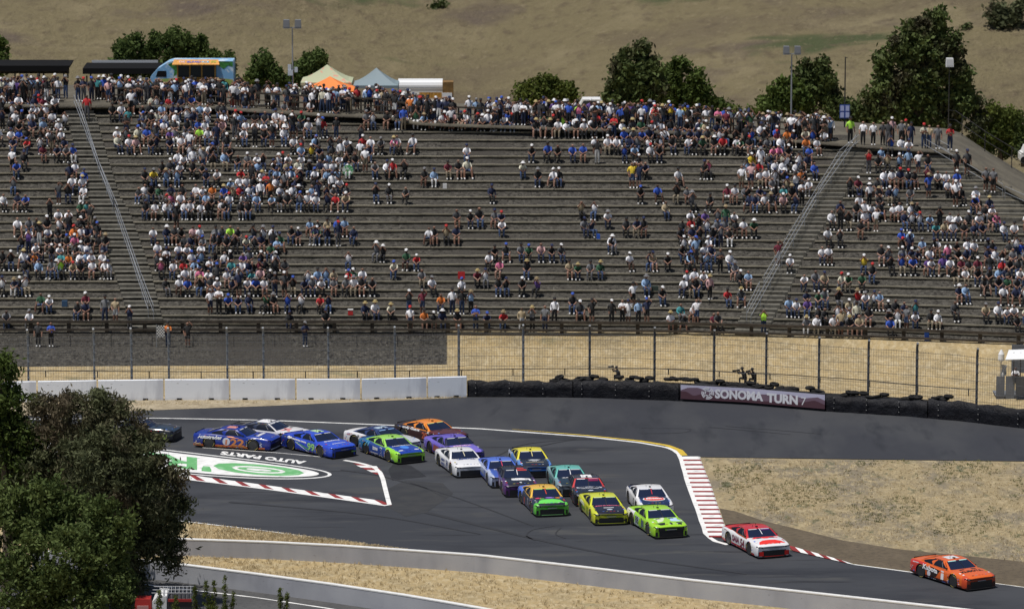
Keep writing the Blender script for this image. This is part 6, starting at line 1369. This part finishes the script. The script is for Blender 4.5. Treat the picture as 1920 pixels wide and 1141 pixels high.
# density of the dense blocks, (x0, x1, y0, y1, share), later lines win
DENS = [(1290, 1920, 190, 640, .03), (620, 1280, 240, 600, .012), (0, 125, 190, 300, .92), (0, 60, 300, 345, .35), (72, 162, 300, 345, .85), (0, 35, 345, 400, .55), (75, 170, 345, 400, .75), (0, 185, 396, 470, .72), (0, 212, 470, 536, .82), (0, 60, 528, 560, .35), (155, 215, 528, 562, .4), (0, 250, 562, 625, .0),
 (200, 425, 195, 300, .72), (425, 545, 235, 300, .55), (210, 450, 300, 345, .62), (245, 420, 340, 385, .42), (430, 480, 300, 420, .4), (248, 480, 380, 432, .74), (480, 655, 235, 405, .85), (655, 770, 215, 262, .6), (640, 700, 262, 330, .35), (255, 340, 430, 475, .35), (330, 545, 425, 470, .50), (545, 660, 430, 470, .6), (265, 535, 470, 522, .80), (290, 540, 522, 575, .88), (535, 700, 520, 575, .42), (598, 660, 480, 525, .5), (305, 520, 575, 606, .55), (520, 640, 560, 600, .75), (295, 640, 600, 625, .35),
 (790, 1000, 222, 262, .90), (1000, 1290, 225, 278, .93), (980, 1160, 275, 300, .55), (1130, 1290, 275, 302, .75), (1290, 1400, 235, 300, .92), (1290, 1345, 300, 355, .55), (1180, 1300, 330, 356, .35), (1400, 1560, 260, 345, .92), (1380, 1545, 345, 370, .85), (1340, 1530, 370, 400, .6), (1420, 1505, 400, 450, .65), (1275, 1350, 400, 450, .6), (1380, 1420, 400, 450, .55), (1275, 1350, 450, 480, .75), (1270, 1330, 480, 562, .8), (1255, 1310, 562, 625, .6), (1350, 1420, 480, 520, .4),
 (1640, 1700, 278, 312, .55), (1700, 1790, 290, 350, .8), (1640, 1705, 315, 332, .12), (1585, 1700, 335, 372, .62), (1700, 1800, 350, 385, .75), (1570, 1660, 372, 420, .78), (1660, 1700, 372, 420, .4), (1550, 1640, 410, 500, .85), (1480, 1560, 480, 560, .5), (1785, 1885, 375, 440, .8), (1690, 1725, 430, 480, .6), (1750, 1835, 425, 490, .7), (1650, 1755, 475, 530, .8), (1590, 1650, 430, 480, .4), (1765, 1850, 470, 545, .72), (1830, 1925, 490, 562, .9), (1880, 1925, 420, 470, .5), (1540, 1620, 560, 606, .35), (1640, 1740, 590, 640, .6), (1500, 1640, 606, 640, .55), (1830, 1925, 575, 640, .88), (1740, 1830, 540, 620, .05)]
def dens(px, y):
    v = 0
    for x0, x1, y0, y1, d in DENS:
        if x0 <= px <= x1 and y0 <= y < y1: v = d
    return v
for k in range(NR-1):
    px = -20+rng.uniform(0, 10); on = rng.random() < .5
    while px < 1945:
        y = rowy(px, k); s1 = interp(y, *S1L)-10 < px < interp(y, *S1R)+10; s2 = interp(y, *S2L)-9 < px < interp(y, *S2R)+9; s3 = y < 425 and interp(y, *S3L)-8 < px
        step = rng.uniform(15.5, 20.5)
        d = dens(px, y)*1.0; co = .62 if d < .9 else 0
        if rng.random() > co: on = rng.random() < d
        if d < .02: on = rng.random() < d
        if k <= ktop(px)-(1.2 if px < 780 else .25) and not (s1 or s2 or s3) and on and not occupied(px, k, 14):
            st = rng.random() < (.16 if y < 400 else .08); seat(px, k, pose=str(rng.choice(STANDS)) if st else None)
        px += step
for x0, x1, pr in ((205, 440, .5), (440, 790, .55), (790, 1290, .88), (1290, 1550, .8), (0, 120, .8)):
    for px in range(x0, x1, 19):
        if rng.random() < pr: seat(px+rng.normal(0, 2), ktop(px)-.95)
# standing crowd on the knoll and at its rail
def crowd_top(x0, x1, back0, back1, n, sit=.1):
    for i in range(n):
        px = rng.uniform(x0, x1); b = rng.uniform(back0, back1); p = plat(px, b); person(p, str(rng.choice(STANDS)), px=None, row=None)
for a in ((-20, 112, .3, 4.5, 44), (215, 440, .3, 3.2, 62), (100, 135, 3, 5, 4), (145, 225, 1, 4, 14), (440, 790, .4, 4, 92), (790, 1290, .4, 2.8, 118), (1290, 1560, .4, 2.6, 56)): crowd_top(*a)
for px, y, top, bot in ((1594, 276, 'lime', 'black'), (1618, 276, 'white', 'black'), (1637, 277, 'white', 'black'), (1655, 274, 'charcoal', 'black'), (1672, 268, 'pale_pink', 'black'), (1690, 274, 'grey', 'black'), (1708, 276, 'navy', 'navy'), (1698, 272, 'tan', 'black'), (1732, 280, 'cream', 'jeans'), (1742, 280, 'tan', 'jeans'), (1758, 282, 'grey', 'grey'), (1781, 284, 'red', 'dark_jeans'), (1665, 290, 'charcoal', 'grey')):
    p = plat(px, max(0.3, (interp(px, *YT)-y)*.33+.6)); person(p, 'stand_arms' if top in ('cream', 'red') else 'stand', top=top, bot=bot, px=None)
for px, y in ((1793, 330), (1813, 332), (1848, 362), (1862, 364)): # standing on the upper right staircase
    k = kk(px, y); p = rowp(px, k); p[2] = rowz(k)+.1; person(p, 'stand_shorts', top=str(rng.choice(['charcoal', 'black', 'grey'])), bot='black')
p = rowp(163, kk(163, 228)); person((p[0], p[1]+.2, rowz(kk(163, 228))+.08), 'stand', top='red', bot='grey', hat='none', sc=1.12)
# named figures by the track
SPEC = [(315, 650, 1.36, 'stand_arms', 'orange', 'dark_jeans', ('cap', 'black'), 'person in orange top and jeans standing beside the checkered banner'),
        (352, 650, 1.36, 'stand_wave', 'black', 'black', 'none', 'person in black with raised arm standing right of the checkered banner'),
        (72, 650, 1.36, 'stand', 'charcoal', 'black', 'none', 'person in dark shirt and trousers on the gravel shelf at far left'),
        (96, 650, 1.36, 'stand_arms', 'blue', 'black', 'none', 'person in blue top on the gravel shelf at far left'),
        (572, 650, 1.36, 'stand_arms', 'navy', 'dark_jeans', ('cap', 'grey'), 'lone person in navy standing on the gravel shelf behind the fence')]
for px, y, z, pose, top, bot, hat, lb in SPEC:
    p = at(px, y, z); person(p, pose, top=top, bot=bot, hat=hat, rz=rng.normal(0, .3), sc=1.02, label=lb, special=1, px=px)
for px, yy, lb, rz in ((1157, 712, 'crouching photographer leaning over the left end of the tyre wall', 1.0), (1394, 724, 'kneeling photographer with a long lens behind the tyre wall banner', .9), (1413, 726, 'second kneeling photographer, right of the one with the long lens', .7)):
    b = at(px, basey(px)); person((b[0], b[1]+1.9, .88 if px < 1200 else 1.0), 'kneel', top='charcoal' if px != 1413 else 'black', bot='black', hat=('cap', 'black'), rz=-rz, sc=1.0 if px > 1200 else .85, label=lb, special=2, px=px)
b = at(1905, 757); person((b[0]+.1, b[1]+1.5, .55), 'stand_arms', top='white', bot='grey', hat='none', rz=0, sc=.98, label='marshal in white shirt inside the grey marshal post', special=3, px=1908)

def pmat(prefix, d, k): return col(prefix+'_'+str(k), d[k], .8)
SKM = [plain("skin", c, .6) for c in SKINS]; HRM = [plain("hair", c, .7) for c in HAIRS]; SHW = plain("shoe_white", (.6, .6, .6), .6); SHB = plain("shoe_black", (.02, .02, .02), .6)
spec = [p for p in people if p['special']]; rest = [p for p in people if not p['special']]
rest.sort(key=lambda p: np.linalg.norm(p['pos']-np.array([0, 0, CAM_H])))
NIND = 300-len(spec); ind = spec+rest[:NIND]; crowd = rest[NIND:]
print('PEOPLE', len(people), 'crowd', len(crowd))
# labels
SHORTS = {'stand_shorts', 'stand_arms', 'stand_wave', 'sit_shorts', 'sit_lean', 'sit_wide'}
POSN = dict(stand='standing', stand_shorts='standing', stand_arms='standing', stand_look='standing', stand_wave='standing', stand_jacket='standing', sit='seated', sit_shorts='seated', sit_lean='forward-leaning', sit_look='seated', sit_turn='seated', sit_wide='seated')
RN = ['lowest', 'second', 'third', 'fourth', 'fifth', 'sixth', 'seventh', 'eighth', 'ninth', 'tenth', 'eleventh', 'twelfth', 'thirteenth', 'fourteenth', 'fifteenth']
def blockname(p):
    y = rowy(p['px'], p['row'])
    if p['px'] < interp(y, *S1L)+20: return 'left block'
    if p['px'] > interp(y, *S2L)+20: return 'right block'
    return 'centre block'
groups = {}
for p in ind:
    if p['label']: continue
    if p['row'] is None: p['base'] = 'standing spectator in %s top on the knoll' % p['top'].replace('_', ' ')
    else:
        hat = p['hat']; hs = 'bareheaded' if hat == 'none' else '%s %s' % (hat[1], 'cap' if hat[0] == 'cap' else 'sun hat')
        p['base'] = '%s spectator, %s top, %s, %s row of %s' % (POSN[p['pose']], p['top'].replace('_', ' '), hs, RN[p['row']], blockname(p))
    groups.setdefault(p['base'], []).append(p)
for b, ps in groups.items():
    ps.sort(key=lambda p: p['pos'][0])
    for i, p in enumerate(ps): p['label'] = b if len(ps) == 1 else b+', %s from left' % ordn[min(i, 19)]
M_cam = plain("camera_black", (.015, .015, .016), .5); M_lens = plain("lens_grey", (.12, .12, .12), .4)
for p in ind:
    o = link('person', PMESH[p['pose']], None, tuple(p['pos'])); o.rotation_euler = (0, 0, p['rz']); o.scale = (p['sc'],)*3
    ms = [SKM[p['skin']], pmat('top', TOPS, p['top']), pmat('trousers', BOTS, p['bot']), SHW if (int(abs(p['pos'][0])*7+p['pos'][1]*3) % 2) else SHB, HRM[p['hair']]]
    for i, m in enumerate(ms): o.material_slots[i].link = 'OBJECT'; o.material_slots[i].material = m
    tag(o, p['label'], 'person', {1: 'people standing on the gravel shelf', 2: 'trackside photographers', 3: 'trackside marshals'}.get(p['special'], 'spectators on the terraces'))
    if p['hat'] != 'none':
        h = HEADP[p['pose']]; c = link(p['hat'][0], HATM[p['hat'][0]], o, (h[0], h[1], h[2]+.045)); c.material_slots[0].link = 'OBJECT'; c.material_slots[0].material = pmat('hat', HATS, p['hat'][1])
    if p['special'] == 2:
        t = empty('camera', tuple(p['pos'])); t.rotation_euler = (0, 0, p['rz']); mb = MB(); mb.box((-.02, -.30, 1.0), (.16, .10, .12)); mb.build('camera_body', M_cam, t, world=False)
        mb = MB(); mb.tube([(-.02, -.33, 1.0), (-.02, -.62 if '1394' not in str(p['px']) else -.80, 1.0)], [.05, .075], 10); mb.build('lens', M_lens if p['px'] == 1157 else M_cam, t, world=False)
        tag(t, {1157: 'camera held over the left end of the tyre wall', 1394: 'camera with the longest telephoto lens above the banner', 1413: 'camera of the right-hand kneeling photographer'}[p['px']], 'camera')
# the farther crowd: one mesh, clothing colours as a face attribute
Vs, Fs_, Cs = [], [], []; nb = 0
for p in crowd:
    V, Q, rg = POSES[p['pose']]; c, s = math.cos(p['rz']), math.sin(p['rz']); k = p['sc']
    pal = np.array([SKINS[p['skin']], TOPS[p['top']], BOTS[p['bot']], (.6, .6, .6) if rng.random() < .5 else (.02, .02, .02), HAIRS[p['hair']]])*rng.uniform(.8, 1.15)
    parts = [(V, Q, pal[rg])]
    if p['hat'] != 'none':
        hv, hq = HATV[p['hat'][0]]; h = HEADP[p['pose']]; parts.append((hv+np.array([h[0], h[1], h[2]+.045]), hq, np.tile(np.array(HATS[p['hat'][1]]), (len(hq), 1))))
    for v, q, cc in parts:
        w = v*k; w = np.c_[w[:, 0]*c-w[:, 1]*s, w[:, 0]*s+w[:, 1]*c, w[:, 2]]+p['pos']; Vs.append(w); Fs_.append(q+nb); Cs.append(cc); nb += len(v)
V = np.vstack(Vs).astype(np.float32); Q = np.vstack(Fs_).astype(np.int32); CC = np.vstack(Cs)
tri = Q[:, 2] == Q[:, 3]; Qq, Cq = Q[~tri], CC[~tri]; Qt, Ct = Q[tri], CC[tri]
org = V.mean(0); V = V-org
me = bpy.data.meshes.new('crowd'); me.vertices.add(len(V)); me.vertices.foreach_set('co', V.ravel())
li = np.concatenate([Qq.ravel(), Qt[:, :3].ravel()]); me.loops.add(len(li)); me.loops.foreach_set('vertex_index', li)
ls = np.concatenate([np.arange(len(Qq))*4, len(Qq)*4+np.arange(len(Qt))*3]).astype(np.int32); lt = np.concatenate([np.full(len(Qq), 4), np.full(len(Qt), 3)]).astype(np.int32)
me.polygons.add(len(ls)); me.polygons.foreach_set('loop_start', ls)
try: me.polygons.foreach_set('loop_total', lt)
except Exception: pass
me.polygons.foreach_set('use_smooth', np.ones(len(ls), dtype=bool))
at_ = me.attributes.new('cloth', 'FLOAT_COLOR', 'FACE'); ca_ = np.c_[np.vstack([Cq, Ct]), np.ones(len(ls))].astype(np.float32); at_.data.foreach_set('color', ca_.ravel())
m, nt, b = new_mat("crowd_clothing"); a_ = nt.nodes.new("ShaderNodeAttribute"); a_.attribute_name = 'cloth'; nt.links.new(a_.outputs['Color'], b.inputs['Base Color']); b.inputs['Roughness'].default_value = .8
me.materials.append(m); me.update(calc_edges=True); me.validate()
o = link('crowd', me, None, tuple(org)); tag(o, 'dense crowd of spectators filling the upper terraces and the rail on top', 'crowd', kind='stuff')

# ================================================================ small things among the crowd
def thing_box(name, px, k, size, mat, label, cat, dy=.15, lid=None, handle=False):
    p = rowp(px, k); root = empty(name, (p[0], p[1]+dy, rowz(k)+.01)); mb = MB(); mb.box((0, 0, size[2]/2), size, taper=.94); mb.build('body', mat, root, world=False)
    if lid: mb = MB(); mb.box((0, 0, size[2]+.025), (size[0]*1.04, size[1]*1.04, .06)); mb.build('lid', lid, root, world=False)
    if handle: mb = MB(); mb.tube([(-size[0]*.3, 0, size[2]), (-size[0]*.3, 0, size[2]+.1), (size[0]*.3, 0, size[2]+.1), (size[0]*.3, 0, size[2])], .012, 5); mb.build('handle', M_iron, root, world=False)
    tag(root, label, cat)
c_red, c_blue, c_blk = col('plastic_red', (.5, .02, .02)), col('plastic_blue', (.02, .10, .5)), col('bag_black', (.015, .015, .018)); c_wht = col('plastic_white', (.7, .7, .7))
thing_box('cooler', 657, rowof(657, 591), (.36, .30, .34), c_red, 'small red cooler with white lid on the lower centre terrace', 'cooler', lid=c_wht, handle=True)
thing_box('backpack', 121, rowof(121, 575), (.40, .28, .42), col('bag_blue', (.03, .08, .16)), 'dark blue bag on a terrace left of the group near the left stairs', 'bag', handle=True)
thing_box('cooler', 1738, 0, (.30, .3, .55), c_blue, 'bright blue box behind the lower timber rail at right', 'box', lid=c_blue)
thing_box('backpack', 1517, rowof(1517, 585), (.26, .22, .42), c_wht, 'small white bag beside the seated trio right of the right stairs', 'bag', handle=True)
thing_box('backpack', 1228, rowof(1228, 541), (.5, .3, .3), col('bag_green', (.03, .05, .04)), 'dark green bag on the row left of the sun-hatted group', 'bag', handle=True)
thing_box('backpack', 834, rowof(834, 354), (.3, .25, .35), c_wht, 'white bag right of two seated people high in the centre', 'bag', handle=True)
thing_box('backpack', 1122, rowof(1122, 452), (.25, .22, .34), c_blue, 'small blue bag left of the seated pair in the right centre', 'bag', handle=True)
thing_box('towel_bundle', 298, rowof(298, 230)-0, (.95, .4, .26), c_blue, 'crumpled blue cloth bundle on a high terrace near the food truck', 'cloth')
thing_box('blanket_roll', 502, rowof(502, 216), (1.3, .3, .18), c_blue, 'long blue rolled blanket at the top of the centre block', 'cloth')
p = rowp(865, rowof(865, 562)); root = empty('raised_sign', (p[0], p[1]+.6, rowz(rowof(865, 562)))); mb = MB(); mb.box((0, 0, 1.55), (.50, .04, .52)); mb.build('board', c_red, root, world=False); mb = MB(); mb.box((0, .04, .7), (.04, .04, 1.4)); mb.build('stick', M_iron, root, world=False)
tag(root, 'red square board held up among the lower centre spectators', 'sign')
p = rowp(652, rowof(652, 339)); root = empty('umbrella', (p[0], p[1]+.4, rowz(rowof(652, 339)))); mb = MB(); mb.lathe((0, -.1, .75), [(.42, 0), (.38, .06), (.2, .12), (.02, .15)], 10, 'y'); mb.build('canopy', layered("green_white_print", (.10, .40, .15), [((.7, .75, .7), 4, 2, .5, .55, None)]), root, world=False); mb = MB(); mb.tube([(0, 0, 0), (0, 0, .75)], .015, 5); mb.build('shaft', M_iron, root, world=False)
tag(root, 'small green and white umbrella right of the dense centre-left crowd', 'umbrella')
